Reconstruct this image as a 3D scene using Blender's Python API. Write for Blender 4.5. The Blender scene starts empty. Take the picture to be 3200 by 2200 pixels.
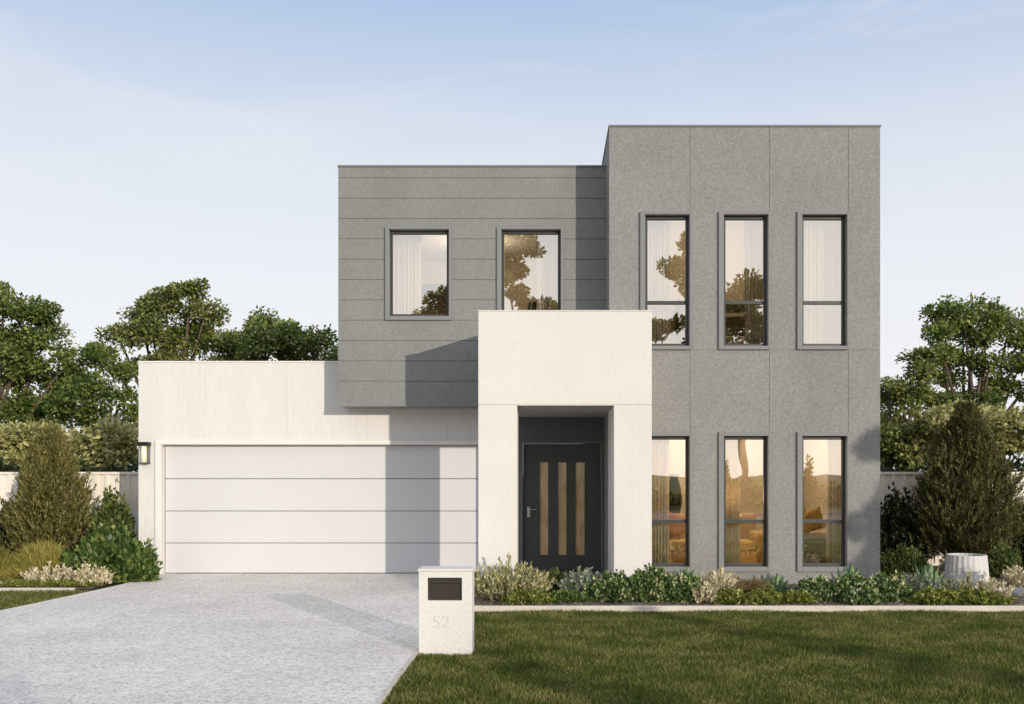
import bpy, bmesh, math, random
import numpy as np
from mathutils import Vector

random.seed(7)
RNG = np.random.default_rng(7)
SC = bpy.context.scene
COL = SC.collection

# ------------------------------------------------------------------ camera geometry
F, XV, YV, H = 3000.0, 1710.0, 1480.0, 1.65      # focal length / vanishing point of the photo (3200 px wide), eye height
def WX(px, Y): return (px - XV) * Y / F
def WZ(py, Y): return H - (py - YV) * Y / F
Yg, Yd, Ys, Yt, Yp, Yfd, Yfence = 15.46, 15.58, 14.94, 14.21, 12.97, 15.50, 17.0
SUN_TAN, SUN_EL = 0.65, math.radians(9.2)
SUN_GLOW = .36
SUN_AZ = math.atan(SUN_TAN)                        # from straight behind the camera towards the right

# ------------------------------------------------------------------ materials
def new_mat(name):
    m = bpy.data.materials.new(name); m.use_nodes = True
    nt = m.node_tree; b = nt.nodes['Principled BSDF']
    return m, nt, b
def N(nt, t, **kw):
    n = nt.nodes.new(t)
    for k, v in kw.items():
        if k.startswith('i_'): n.inputs[k[2:].replace('_', ' ')].default_value = v
        else: setattr(n, k, v)
    return n
def L(nt, a, b): nt.links.new(a, b)
def ramp(nt, stops, interp='LINEAR'):
    r = nt.nodes.new('ShaderNodeValToRGB'); r.color_ramp.interpolation = interp
    el = r.color_ramp.elements
    while len(el) < len(stops): el.new(0.5)
    for e, (p, c) in zip(el, stops): e.position = p; e.color = (*c, 1)
    return r
def coords(nt, scale=(1, 1, 1)):
    tc = N(nt, 'ShaderNodeTexCoord'); mp = N(nt, 'ShaderNodeMapping'); mp.inputs['Scale'].default_value = scale
    L(nt, tc.outputs['Object'], mp.inputs['Vector']); return mp.outputs['Vector']

def surf(name, col, rough=0.8, var=0.12, vscale=3.0, gscale=90.0, grain=0.0, bump=0.0, bscale=120.0,
         stretch=(1, 1, 1), spec=0.3, metallic=0.0, coat=0.0, dirt=0.0):
    """painted / rendered / stone surface: large-scale variation, fine grain, bump"""
    m, nt, b = new_mat(name)
    v = coords(nt, stretch)
    n1 = N(nt, 'ShaderNodeTexNoise'); n1.inputs['Scale'].default_value = vscale; n1.inputs['Detail'].default_value = 6
    L(nt, v, n1.inputs['Vector'])
    n2 = N(nt, 'ShaderNodeTexNoise'); n2.inputs['Scale'].default_value = gscale; n2.inputs['Detail'].default_value = 3
    L(nt, v, n2.inputs['Vector'])
    a = N(nt, 'ShaderNodeMapRange'); a.inputs[1].default_value = .3; a.inputs[2].default_value = .7
    a.inputs[3].default_value = 1 - var; a.inputs[4].default_value = 1 + var
    L(nt, n1.outputs['Fac'], a.inputs[0])
    g = N(nt, 'ShaderNodeMapRange'); g.inputs[1].default_value = .3; g.inputs[2].default_value = .7
    g.inputs[3].default_value = 1 - grain; g.inputs[4].default_value = 1 + grain
    L(nt, n2.outputs['Fac'], g.inputs[0])
    mu = N(nt, 'ShaderNodeMath', operation='MULTIPLY'); L(nt, a.outputs[0], mu.inputs[0]); L(nt, g.outputs[0], mu.inputs[1])
    vm = N(nt, 'ShaderNodeVectorMath', operation='SCALE'); vm.inputs[0].default_value = col
    L(nt, mu.outputs[0], vm.inputs['Scale']); L(nt, vm.outputs[0], b.inputs['Base Color'])
    b.inputs['Roughness'].default_value = rough
    b.inputs['Specular IOR Level'].default_value = spec
    b.inputs['Metallic'].default_value = metallic
    b.inputs['Coat Weight'].default_value = coat
    if bump:
        n3 = N(nt, 'ShaderNodeTexNoise'); n3.inputs['Scale'].default_value = bscale; n3.inputs['Detail'].default_value = 4
        L(nt, v, n3.inputs['Vector'])
        bp = N(nt, 'ShaderNodeBump'); bp.inputs['Strength'].default_value = bump; bp.inputs['Distance'].default_value = 0.01
        L(nt, n3.outputs['Fac'], bp.inputs['Height']); L(nt, bp.outputs['Normal'], b.inputs['Normal'])
    return m

def leaf_mat(name, stops, trans=0.35, rough=0.55, interp='LINEAR', patch=0.0, pscale=1.0):
    """foliage: colour differs from leaf to leaf; part of the light passes through"""
    m, nt, b = new_mat(name)
    g = N(nt, 'ShaderNodeNewGeometry')
    r = ramp(nt, stops, interp)
    if patch:                                       # drier and lusher patches, a few tens of centimetres across
        pn = N(nt, 'ShaderNodeTexNoise'); pn.inputs['Scale'].default_value = pscale; pn.inputs['Detail'].default_value = 5
        L(nt, coords(nt), pn.inputs['Vector'])
        pm = N(nt, 'ShaderNodeMapRange'); pm.inputs[1].default_value = .3; pm.inputs[2].default_value = .7; pm.inputs[3].default_value = -patch; pm.inputs[4].default_value = patch
        L(nt, pn.outputs['Fac'], pm.inputs[0])
        pa = N(nt, 'ShaderNodeMath', operation='ADD'); L(nt, pm.outputs[0], pa.inputs[0]); L(nt, g.outputs['Random Per Island'], pa.inputs[1])
        L(nt, pa.outputs[0], r.inputs['Fac'])
    else: L(nt, g.outputs['Random Per Island'], r.inputs['Fac'])
    L(nt, r.outputs['Color'], b.inputs['Base Color'])
    b.inputs['Roughness'].default_value = rough; b.inputs['Specular IOR Level'].default_value = 0.25
    t = N(nt, 'ShaderNodeBsdfTranslucent'); L(nt, r.outputs['Color'], t.inputs['Color'])
    mx = N(nt, 'ShaderNodeMixShader'); mx.inputs['Fac'].default_value = trans
    out = nt.nodes['Material Output']
    L(nt, b.outputs[0], mx.inputs[1]); L(nt, t.outputs[0], mx.inputs[2]); L(nt, mx.outputs[0], out.inputs['Surface'])
    return m

M = {}
M['white_render'] = surf('white_render', (.715, .685, .65), rough=.9, var=.025, vscale=1.6, gscale=34, grain=.038, bump=.5, bscale=50, spec=.2)
M['garage_cladding'] = surf('garage_cladding', (.695, .67, .635), rough=.85, var=.03, vscale=2.2, gscale=26, grain=.035, bump=.35, bscale=30, stretch=(1, 1, .12), spec=.2)
M['garage_door'] = surf('garage_door_paint', (.625, .62, .622), rough=.55, var=.015, vscale=1.0, grain=.01, bump=.04, bscale=40, spec=.3)
M['white_trim'] = surf('white_trim', (.76, .73, .69), rough=.6, var=.02)
M['siding'] = surf('grey_fibre_cement', (.235, .236, .228), rough=.85, var=.06, vscale=1.4, gscale=40, grain=.10, bump=.25, bscale=110, stretch=(1, 1, .6), spec=.2)
M['tower'] = surf('grey_render', (.268, .266, .254), rough=.92, var=.06, vscale=.9, gscale=36, grain=.15, bump=.6, bscale=48, spec=.15)
M['trim_grey'] = surf('grey_trim_paint', (.215, .222, .22), rough=.55, var=.03, spec=.3)
M['cap_grey'] = surf('grey_flashing', (.16, .165, .165), rough=.45, var=.04, spec=.4)
M['frame'] = surf('charcoal_window_frame', (.045, .046, .044), rough=.4, var=.06, spec=.4)
M['soffit'] = surf('soffit_grey', (.26, .26, .26), rough=.8, var=.03)
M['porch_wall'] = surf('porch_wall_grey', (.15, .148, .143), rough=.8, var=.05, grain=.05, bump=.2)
M['porch_ceiling'] = surf('porch_ceiling_grey', (.42, .41, .40), rough=.8, var=.03)
M['door'] = surf('charcoal_door_paint', (.085, .086, .078), rough=.45, var=.08, spec=.35)
M['steel'] = surf('brushed_steel', (.60, .60, .58), rough=.3, var=.05, metallic=1)
M['concrete'] = surf('pale_concrete', (.62, .56, .48), rough=.9, var=.10, vscale=5, grain=.08, bump=.4, bscale=60)
M['paving'] = surf('grey_paving', (.27, .262, .258), rough=.9, var=.08, grain=.1, bump=.3)
M['fence'] = surf('cream_fence_steel', (.84, .77, .67), rough=.5, var=.03, spec=.35)
M['fence_dark'] = surf('grey_green_gate_steel', (.30, .33, .33), rough=.5, var=.03)
M['road'] = surf('asphalt', (.055, .055, .057), rough=.9, var=.15, gscale=150, grain=.25, bump=.5, bscale=200)
M['bark'] = surf('bark', (.10, .075, .055), rough=.95, var=.3, vscale=8, gscale=40, grain=.25, bump=.9, bscale=25, stretch=(1, 1, .25))
M['twig'] = surf('brown_twig', (.13, .085, .06), rough=.9, var=.25, vscale=10)
M['interior_wall'] = surf('tan_interior_wall', (.58, .48, .35), rough=.9, var=.03)
M['interior_ceiling'] = surf('cream_ceiling', (.75, .68, .56), rough=.9, var=.02)
M['floor_timber'] = surf('timber_floor', (.24, .14, .07), rough=.45, var=.2, vscale=4, stretch=(6, 1, 1))
def curtain_mat():
    m = surf('cream_curtain', (.84, .79, .71), rough=.9, var=.04, gscale=30, grain=.03, stretch=(1, 1, .1)); nt = m.node_tree; b = nt.nodes['Principled BSDF']
    t = N(nt, 'ShaderNodeBsdfTranslucent'); t.inputs['Color'].default_value = (.82, .72, .56, 1)
    mx = N(nt, 'ShaderNodeMixShader'); mx.inputs['Fac'].default_value = .5
    L(nt, b.outputs[0], mx.inputs[1]); L(nt, t.outputs[0], mx.inputs[2]); L(nt, mx.outputs[0], nt.nodes['Material Output'].inputs['Surface']); return m
M['curtain'] = curtain_mat()
M['sofa'] = surf('mustard_sofa_fabric', (.50, .31, .10), rough=.95, var=.06, grain=.1, bump=.3)
M['cushion_rust'] = surf('rust_cushion', (.40, .17, .05), rough=.95, var=.08, grain=.1)
M['cushion_gold'] = surf('gold_cushion', (.62, .40, .14), rough=.95, var=.08, grain=.1)
M['bench'] = surf('grey_upholstery', (.25, .23, .20), rough=.9, var=.08, grain=.1)
M['black'] = surf('black_metal', (.012, .012, .012), rough=.4, var=.05)
M['dark_wood'] = surf('dark_wood', (.05, .03, .018), rough=.5, var=.25, vscale=6, stretch=(1, 1, .2))
M['linen'] = surf('linen', (.62, .52, .40), rough=.95, var=.05, grain=.06)
M['pot'] = surf('white_washed_pot', (.60, .58, .56), rough=.8, var=.10, vscale=6, grain=.06, bump=.3)
M['soil'] = surf('soil', (.05, .035, .025), rough=1, var=.3, grain=.3, bump=1)
M['number'] = surf('number_paint', (.675, .64, .595), rough=.5, var=.02)
M['slot'] = surf('letterbox_slot', (.035, .028, .022), rough=.35, var=.05, spec=.5)

# driveway: exposed aggregate
def aggregate():
    m, nt, b = new_mat('exposed_aggregate')
    v = coords(nt)
    vo = N(nt, 'ShaderNodeTexVoronoi'); vo.inputs['Scale'].default_value = 52
    L(nt, v, vo.inputs['Vector'])
    sx = N(nt, 'ShaderNodeSeparateColor'); L(nt, vo.outputs['Color'], sx.inputs[0])
    r = ramp(nt, [(0, (.42, .40, .38)), (.15, (.66, .625, .585)), (.5, (.79, .745, .695)), (.85, (.87, .825, .77)), (1, (.70, .62, .54))])
    L(nt, sx.outputs[0], r.inputs['Fac'])
    n = N(nt, 'ShaderNodeTexNoise'); n.inputs['Scale'].default_value = .8; n.inputs['Detail'].default_value = 6
    L(nt, v, n.inputs['Vector'])
    n2 = N(nt, 'ShaderNodeTexNoise'); n2.inputs['Scale'].default_value = 11; n2.inputs['Detail'].default_value = 4
    L(nt, v, n2.inputs['Vector'])
    ad = N(nt, 'ShaderNodeMath', operation='ADD'); L(nt, n.outputs['Fac'], ad.inputs[0]); L(nt, n2.outputs['Fac'], ad.inputs[1])
    mr = N(nt, 'ShaderNodeMapRange'); mr.inputs[1].default_value = .7; mr.inputs[2].default_value = 1.3; mr.inputs[3].default_value = .84; mr.inputs[4].default_value = 1.11
    L(nt, ad.outputs[0], mr.inputs[0])
    sc = N(nt, 'ShaderNodeVectorMath', operation='SCALE'); L(nt, r.outputs['Color'], sc.inputs[0]); L(nt, mr.outputs[0], sc.inputs['Scale'])
    L(nt, sc.outputs[0], b.inputs['Base Color']); b.inputs['Roughness'].default_value = .8; b.inputs['Specular IOR Level'].default_value = .3
    bp = N(nt, 'ShaderNodeBump'); bp.inputs['Strength'].default_value = .3; bp.inputs['Distance'].default_value = .004
    L(nt, vo.outputs['Distance'], bp.inputs['Height']); L(nt, bp.outputs['Normal'], b.inputs['Normal'])
    return m
M['aggregate'] = aggregate()
def ground_mat(name, c0, c1, c2, s1=1.2, s2=40):
    m, nt, b = new_mat(name)
    v = coords(nt)
    n = N(nt, 'ShaderNodeTexNoise'); n.inputs['Scale'].default_value = s1; n.inputs['Detail'].default_value = 8
    n2 = N(nt, 'ShaderNodeTexNoise'); n2.inputs['Scale'].default_value = s2; n2.inputs['Detail'].default_value = 4
    L(nt, v, n.inputs['Vector']); L(nt, v, n2.inputs['Vector'])
    ad = N(nt, 'ShaderNodeMath', operation='ADD'); L(nt, n.outputs['Fac'], ad.inputs[0]); L(nt, n2.outputs['Fac'], ad.inputs[1])
    hf = N(nt, 'ShaderNodeMath', operation='MULTIPLY'); hf.inputs[1].default_value = .5; L(nt, ad.outputs[0], hf.inputs[0])
    r = ramp(nt, [(.35, c0), (.5, c1), (.65, c2)]); L(nt, hf.outputs[0], r.inputs['Fac'])
    L(nt, r.outputs['Color'], b.inputs['Base Color']); b.inputs['Roughness'].default_value = 1; b.inputs['Specular IOR Level'].default_value = .1
    bp = N(nt, 'ShaderNodeBump'); bp.inputs['Strength'].default_value = .8; bp.inputs['Distance'].default_value = .03
    L(nt, n2.outputs['Fac'], bp.inputs['Height']); L(nt, bp.outputs['Normal'], b.inputs['Normal'])
    return m
M['ground'] = ground_mat('lawn_ground', (.04, .055, .016), (.065, .082, .022), (.10, .105, .034))
M['mulch'] = ground_mat('mulch', (.11, .08, .06), (.22, .17, .135), (.36, .30, .25), s1=3, s2=70)

def window_glass():
    m = bpy.data.materials.new('window_glass'); m.use_nodes = True
    nt = m.node_tree; nt.nodes.clear()
    out = N(nt, 'ShaderNodeOutputMaterial'); tr = N(nt, 'ShaderNodeBsdfTransparent'); gl = N(nt, 'ShaderNodeBsdfGlossy')
    tr.inputs['Color'].default_value = (.96, .93, .88, 1); gl.inputs['Color'].default_value = (1, .97, .92, 1); gl.inputs['Roughness'].default_value = .004
    lw = N(nt, 'ShaderNodeLayerWeight'); lw.inputs['Blend'].default_value = .25
    mr = N(nt, 'ShaderNodeMapRange'); mr.inputs[3].default_value = GLASS_R; mr.inputs[4].default_value = .95
    L(nt, lw.outputs['Fresnel'], mr.inputs[0])
    n = N(nt, 'ShaderNodeTexNoise'); n.inputs['Scale'].default_value = 1.3; n.inputs['Detail'].default_value = 1
    L(nt, coords(nt), n.inputs['Vector'])
    bp = N(nt, 'ShaderNodeBump'); bp.inputs['Strength'].default_value = .10; bp.inputs['Distance'].default_value = .02
    L(nt, n.outputs['Fac'], bp.inputs['Height']); L(nt, bp.outputs['Normal'], gl.inputs['Normal'])
    mx = N(nt, 'ShaderNodeMixShader'); L(nt, mr.outputs[0], mx.inputs['Fac'])
    L(nt, tr.outputs[0], mx.inputs[1]); L(nt, gl.outputs[0], mx.inputs[2]); L(nt, mx.outputs[0], out.inputs['Surface'])
    return m
GLASS_R = .48
M['glass'] = window_glass()
def amber():
    m, nt, b = new_mat('amber_obscure_glass')
    b.inputs['Base Color'].default_value = (.26, .155, .075, 1); b.inputs['Roughness'].default_value = .12; b.inputs['Specular IOR Level'].default_value = .7
    n = N(nt, 'ShaderNodeTexNoise'); n.inputs['Scale'].default_value = 3; L(nt, coords(nt, (4, 1, 1)), n.inputs['Vector'])
    r = ramp(nt, [(.35, (.62, .40, .19)), (.65, (.82, .57, .30))]); L(nt, n.outputs['Fac'], r.inputs['Fac']); L(nt, r.outputs['Color'], b.inputs['Base Color'])
    return m
M['amber'] = amber()
def glow(name, col, s):
    m, nt, b = new_mat(name); b.inputs['Base Color'].default_value = (*col, 1)
    b.inputs['Emission Color'].default_value = (*col, 1); b.inputs['Emission Strength'].default_value = s
    return m
M['lampshade'] = glow('lit_lamp_shade', (1, .72, .36), 1.0)
M['wall_lamp_glass'] = glow('wall_lamp_glass', (.90, .80, .55), .25)

M['leaf_tree'] = leaf_mat('tree_leaf', [(0, (.045, .080, .018)), (.45, (.145, .20, .042)), (.8, (.275, .315, .080)), (1, (.46, .46, .18))], trans=.42, patch=.22, pscale=.9)
M['leaf_tree_b'] = leaf_mat('tree_leaf_olive', [(0, (.050, .082, .020)), (.45, (.165, .205, .048)), (.8, (.31, .325, .090)), (1, (.50, .47, .20))], trans=.42, patch=.22, pscale=.9)
M['leaf_pale'] = leaf_mat('pale_shrub_leaf', [(0, (.12, .13, .04)), (.4, (.32, .32, .10)), (.75, (.56, .52, .22)), (1, (.72, .65, .36))], trans=.4, patch=.3, pscale=1.6)
M['leaf_dark'] = leaf_mat('dark_hedge_shade_leaf', [(0, (.012, .020, .008)), (.6, (.025, .040, .014)), (1, (.05, .07, .022))], trans=.2)
M['leaf_bush'] = leaf_mat('glossy_bush_leaf', [(0, (.035, .07, .018)), (.5, (.105, .17, .042)), (.85, (.22, .28, .08)), (1, (.38, .40, .16))], rough=.35, patch=.15, pscale=4)
M['leaf_bush_b'] = leaf_mat('dark_bush_leaf', [(0, (.04, .065, .018)), (.5, (.10, .15, .035)), (.85, (.22, .24, .07)), (1, (.34, .32, .13))], patch=.15, pscale=4)
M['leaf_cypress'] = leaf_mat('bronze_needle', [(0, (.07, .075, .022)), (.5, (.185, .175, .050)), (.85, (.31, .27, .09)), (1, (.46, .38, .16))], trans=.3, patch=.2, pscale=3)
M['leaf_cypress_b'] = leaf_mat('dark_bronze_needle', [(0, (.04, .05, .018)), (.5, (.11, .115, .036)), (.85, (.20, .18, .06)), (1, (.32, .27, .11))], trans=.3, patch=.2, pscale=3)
M['leaf_cream'] = leaf_mat('cream_leaf', [(0, (.24, .21, .09)), (.3, (.52, .46, .27)), (.7, (.76, .68, .48)), (1, (.82, .72, .56))], trans=.2)
M['leaf_olive'] = leaf_mat('cream_olive_leaf', [(0, (.17, .17, .06)), (.4, (.38, .37, .16)), (.75, (.64, .58, .34)), (1, (.78, .70, .48))], trans=.3)
M['leaf_lime'] = leaf_mat('lime_groundcover', [(0, (.08, .11, .018)), (.5, (.21, .25, .045)), (.85, (.36, .36, .085)), (1, (.58, .55, .25))], trans=.3)
M['leaf_speckle'] = leaf_mat('speckled_groundcover', [(0, (.03, .07, .018)), (.4, (.09, .165, .04)), (.70, (.17, .25, .07)), (.78, (.46, .48, .24)), (1, (.68, .65, .42))], trans=.25)
M['leaf_grey'] = leaf_mat('silver_leaf', [(0, (.14, .17, .10)), (.5, (.33, .37, .26)), (1, (.58, .58, .46))], trans=.25)
M['leaf_agave'] = leaf_mat('agave_leaf', [(0, (.15, .24, .10)), (1, (.28, .38, .19))], trans=.15, rough=.5)
M['leaf_straw'] = leaf_mat('straw_grass', [(0, (.14, .10, .04)), (.5, (.26, .20, .09)), (1, (.42, .33, .18))], trans=.3)
M['leaf_tuft'] = leaf_mat('yellow_green_tuft', [(0, (.20, .18, .035)), (.5, (.42, .38, .09)), (1, (.60, .52, .18))], trans=.35)
M['grass'] = leaf_mat('lawn_grass', [(0, (.05, .085, .014)), (.35, (.112, .150, .027)), (.7, (.205, .212, .048)), (1, (.40, .36, .14))], trans=.4, patch=.33, pscale=2.2)
M['chips'] = leaf_mat('mulch_chip', [(0, (.05, .035, .025)), (.5, (.15, .11, .085)), (1, (.34, .28, .23))], trans=0, rough=.9)

# ------------------------------------------------------------------ object helpers
def tag(o, label=None, cat=None, group=None, kind=None):
    if label: o['label'] = label
    if cat: o['category'] = cat
    if group: o['group'] = group
    if kind: o['kind'] = kind
    return o
def empty(name, loc, label, cat, group=None):
    o = bpy.data.objects.new(name, None); COL.objects.link(o); o.location = loc
    o.empty_display_size = .2
    return tag(o, label, cat, group)
def link(name, me, mat, parent=None, bevel=0.0):
    o = bpy.data.objects.new(name, me); COL.objects.link(o)
    if mat: me.materials.append(mat)
    if parent:                                      # geometry is in world coordinates: cancel the parents' offsets
        off = Vector((0, 0, 0)); p = parent
        while p: off += p.location; p = p.parent
        o.parent = parent; o.location = -off
    if bevel:
        b = o.modifiers.new('bevel', 'BEVEL'); b.width = bevel; b.segments = 2; b.limit_method = 'ANGLE'; b.angle_limit = math.radians(40)
    return o
class MB:
    def __init__(s): s.v = []; s.f = []
    def quad(s, a, b, c, d):
        n = len(s.v); s.v += [a, b, c, d]; s.f.append((n, n + 1, n + 2, n + 3)); return s
    def box(s, x0, x1, y0, y1, z0, z1):
        n = len(s.v)
        s.v += [(x0, y0, z0), (x1, y0, z0), (x1, y1, z0), (x0, y1, z0), (x0, y0, z1), (x1, y0, z1), (x1, y1, z1), (x0, y1, z1)]
        for f in ((0, 3, 2, 1), (4, 5, 6, 7), (0, 1, 5, 4), (1, 2, 6, 5), (2, 3, 7, 6), (3, 0, 4, 7)): s.f.append(tuple(n + i for i in f))
        return s
    def tube(s, pts, rad, seg=8, cap=True):
        pts = [Vector(p) for p in pts]; n0 = len(s.v); k = len(pts)
        if not hasattr(rad, '__len__'): rad = [rad] * k
        for i, p in enumerate(pts):
            d = (pts[min(i + 1, k - 1)] - pts[max(i - 1, 0)]).normalized()
            u = d.cross(Vector((0, 1, 0)) if abs(d.y) < .9 else Vector((1, 0, 0))).normalized(); w = d.cross(u)
            for j in range(seg):
                a = 2 * math.pi * j / seg; q = p + (u * math.cos(a) + w * math.sin(a)) * rad[i]; s.v.append(tuple(q))
        for i in range(k - 1):
            for j in range(seg):
                a = n0 + i * seg + j; b = n0 + i * seg + (j + 1) % seg
                s.f.append((a, b, b + seg, a + seg))
        if cap:
            s.f.append(tuple(n0 + j for j in range(seg))[::-1]); s.f.append(tuple(n0 + (k - 1) * seg + j for j in range(seg)))
        return s
    def lathe(s, c, prof, seg=24, flute=0, famp=0.0):
        n0 = len(s.v); k = len(prof)
        for r, z in prof:
            for j in range(seg):
                a = 2 * math.pi * j / seg; rr = r * (1 + (famp * (0.5 + 0.5 * math.cos(a * flute)) if flute else 0)) if r > 0 else 0
                s.v.append((c[0] + rr * math.cos(a), c[1] + rr * math.sin(a), c[2] + z))
        for i in range(k - 1):
            for j in range(seg):
                a = n0 + i * seg + j; b = n0 + i * seg + (j + 1) % seg
                s.f.append((a, b, b + seg, a + seg))
        return s
    def mesh(s, name, smooth=False):
        me = bpy.data.meshes.new(name); me.from_pydata(s.v, [], s.f)
        bm = bmesh.new(); bm.from_mesh(me); bmesh.ops.recalc_face_normals(bm, faces=bm.faces); bm.to_mesh(me); bm.free()
        if smooth: me.polygons.foreach_set('use_smooth', [True] * len(me.polygons))
        me.update(); return me
    def build(s, name, mat, parent=None, bevel=0.0, smooth=False): return link(name, s.mesh(name, smooth), mat, parent, bevel)

def np_mesh(name, verts, fsize):
    """verts (n*fsize,3): every face has its own vertices"""
    nv = len(verts); nf = nv // fsize
    me = bpy.data.meshes.new(name)
    me.vertices.add(nv); me.vertices.foreach_set('co', np.ascontiguousarray(verts, dtype=np.float32).ravel())
    me.loops.add(nv); me.loops.foreach_set('vertex_index', np.arange(nv, dtype=np.int32))
    me.polygons.add(nf); me.polygons.foreach_set('loop_start', np.arange(0, nv, fsize, dtype=np.int32))
    me.update(calc_edges=True); me.validate(); return me
def unit(a): return a / np.maximum(np.linalg.norm(a, axis=1, keepdims=True), 1e-9)
def rdir(n): return unit(RNG.normal(size=(n, 3)))
def leaf_verts(p, axis, Ln, Wd, fold=.25, facing=None):
    n = len(p); axis = unit(axis)
    nr = rdir(n) if facing is None else unit(facing + .6 * rdir(n))
    side = unit(np.cross(axis, nr)); up = np.cross(side, axis)
    Ln = (np.ones(n) * Ln * RNG.uniform(.7, 1.25, n))[:, None]; Wd = (np.ones(n) * Wd * RNG.uniform(.75, 1.2, n))[:, None]
    mid = p + axis * Ln * .45
    v = np.stack([p, mid + side * Wd * .5 + up * Wd * fold, p + axis * Ln, mid - side * Wd * .5 + up * Wd * fold], 1)
    return v.reshape(-1, 3)
def blades(p, axis, Ln, Wd, droop):
    """arching blades, two quads each that share an island"""
    n = len(p); axis = unit(axis); side = unit(np.cross(axis, rdir(n)))
    Ln = (np.ones(n) * Ln * RNG.uniform(.6, 1.15, n))[:, None]; Wd = np.ones((n, 1)) * Wd
    hor = axis * np.array([1, 1, 0]); hor = unit(hor + 1e-4)
    m = p + axis * Ln * .55; t = m + unit(axis + hor * droop + np.array([0, 0, -droop * .8])) * Ln * .45
    V = np.stack([p - side * Wd * .5, p + side * Wd * .5, m + side * Wd * .4, t, m - side * Wd * .4], 1)
    return V.reshape(-1, 3)

# ------------------------------------------------------------------ walls with openings and joints
def wall_grid(x0, x1, z0, z1, y, thick, holes=(), vg=(), hg=(), gw=.012, gd=.010):
    xs = {x0, x1}; zs = {z0, z1}
    for a, b, c, d in holes: xs |= {a, b}; zs |= {c, d}
    for g in vg: xs |= {g - gw / 2, g + gw / 2}
    for g in hg: zs |= {g - gw / 2, g + gw / 2}
    xs = sorted(t for t in xs if x0 - 1e-6 <= t <= x1 + 1e-6); zs = sorted(t for t in zs if z0 - 1e-6 <= t <= z1 + 1e-6)
    nx, nz = len(xs) - 1, len(zs) - 1; D = {}
    for i in range(nx):
        for k in range(nz):
            cx, cz = (xs[i] + xs[i + 1]) / 2, (zs[k] + zs[k + 1]) / 2
            if any(a < cx < b and c < cz < d for a, b, c, d in holes): D[i, k] = None
            elif any(abs(cx - g) < gw / 2 for g in vg) or any(abs(cz - g) < gw / 2 for g in hg): D[i, k] = y + gd
            else: D[i, k] = y
    yb = y + thick; m = MB(); get = lambda i, k: D.get((i, k))
    for (i, k), d in D.items():
        if d is None: continue
        a, b, c, e = xs[i], xs[i + 1], zs[k], zs[k + 1]
        m.quad((a, d, c), (b, d, c), (b, d, e), (a, d, e)); m.quad((a, yb, c), (a, yb, e), (b, yb, e), (b, yb, c))
        for (di, dk, p, q) in ((-1, 0, (a, c), (a, e)), (1, 0, (b, c), (b, e)), (0, -1, (a, c), (b, c)), (0, 1, (a, e), (b, e))):
            nb = get(i + di, k + dk); far = yb if nb is None else nb
            if far > d + 1e-6: m.quad((p[0], d, p[1]), (q[0], d, q[1]), (q[0], far, q[1]), (p[0], far, p[1]))
    me = bpy.data.meshes.new('wall'); me.from_pydata(m.v, [], m.f)
    bm = bmesh.new(); bm.from_mesh(me); bmesh.ops.remove_doubles(bm, verts=bm.verts, dist=1e-5)
    bmesh.ops.recalc_face_normals(bm, faces=bm.faces); bm.to_mesh(me); bm.free(); me.update()
    return me

# ================================================================== SETTING
def sheet(name, pts, z, mat, kind='structure', thick=0):
    m = MB(); n = len(pts)
    if thick:
        m.v = [(x, y, z) for x, y in pts] + [(x, y, z - thick) for x, y in pts]
        m.f = [tuple(range(n))] + [(i, (i + 1) % n, n + (i + 1) % n, n + i) for i in range(n)]
    else:
        m.v = [(x, y, z) for x, y in pts]; m.f = [tuple(range(n))]
    o = m.build(name, mat); o['kind'] = kind; return o
R0 = 600
sheet('ground', [(-R0, -R0), (R0, -R0), (R0, R0), (-R0, R0)], 0, M['ground'])
xl = lambda Y: -6.22 if Y > 14.2 else -6.22 - .115 * (14.2 - Y) ** 1.25 * .62
left_edge = [(xl(Y), Y) for Y in np.linspace(15.7, 1.5, 16)]
sheet('driveway', [(-1.20, 1.5), (-1.20, 15.7)] + left_edge, .030, M['aggregate'], thick=.1)
sheet('driveway_edging', [(-1.197, 1.5), (-1.174, 1.5), (-1.174, 13.0), (-1.197, 13.0)], .036, M['concrete'], thick=.1)
sheet('road', [(-300, -9), (300, -9), (300, -2.2), (-300, -2.2)], .006, M['road'])
kb = MB().box(-300, 300, -2.2, -2.05, -.05, .12).box(-300, 300, -9.15, -9, -.05, .12)
kb.build('kerb', M['paving'])['kind'] = 'structure'
# garden bed: gently uneven mulch
def mulch_patch(name, x0, x1, y0, y1, nx, ny, hill=.035):
    m = MB(); ph = RNG.uniform(0, 6, 4)
    for j in range(ny + 1):
        for i in range(nx + 1):
            x = x0 + (x1 - x0) * i / nx; y = y0 + (y1 - y0) * j / ny
            e = min(1, 4 * min(i / nx, 1 - i / nx, j / ny, 1 - j / ny) + .2)
            z = .012 + e * hill * (1 + .5 * math.sin(x * 2.3 + ph[0]) * math.cos(y * 3.1 + ph[1]) + .3 * math.sin(x * 7 + ph[2]))
            m.v.append((x, y, z))
    for j in range(ny):
        for i in range(nx):
            a = j * (nx + 1) + i; m.f.append((a, a + 1, a + nx + 2, a + nx + 1))
    o = m.build(name, M['mulch'], smooth=True); o['kind'] = 'structure'; return o
mulch_patch('garden_bed', -1.13, 9.0, 11.52, 14.19, 90, 24)
mulch_patch('garden_bed', 4.95, 12.0, 14.2, 16.9, 40, 16)
mulch_patch('garden_bed', -16.0, -6.45, 13.55, 16.9, 60, 20)
n = 9000
cx = np.concatenate([RNG.uniform(-1.1, 8.5, 6500), RNG.uniform(-13, -6.5, 2500)]); cy = np.concatenate([RNG.uniform(11.53, 12.7, 6500), RNG.uniform(13.6, 15.2, 2500)])
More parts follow.
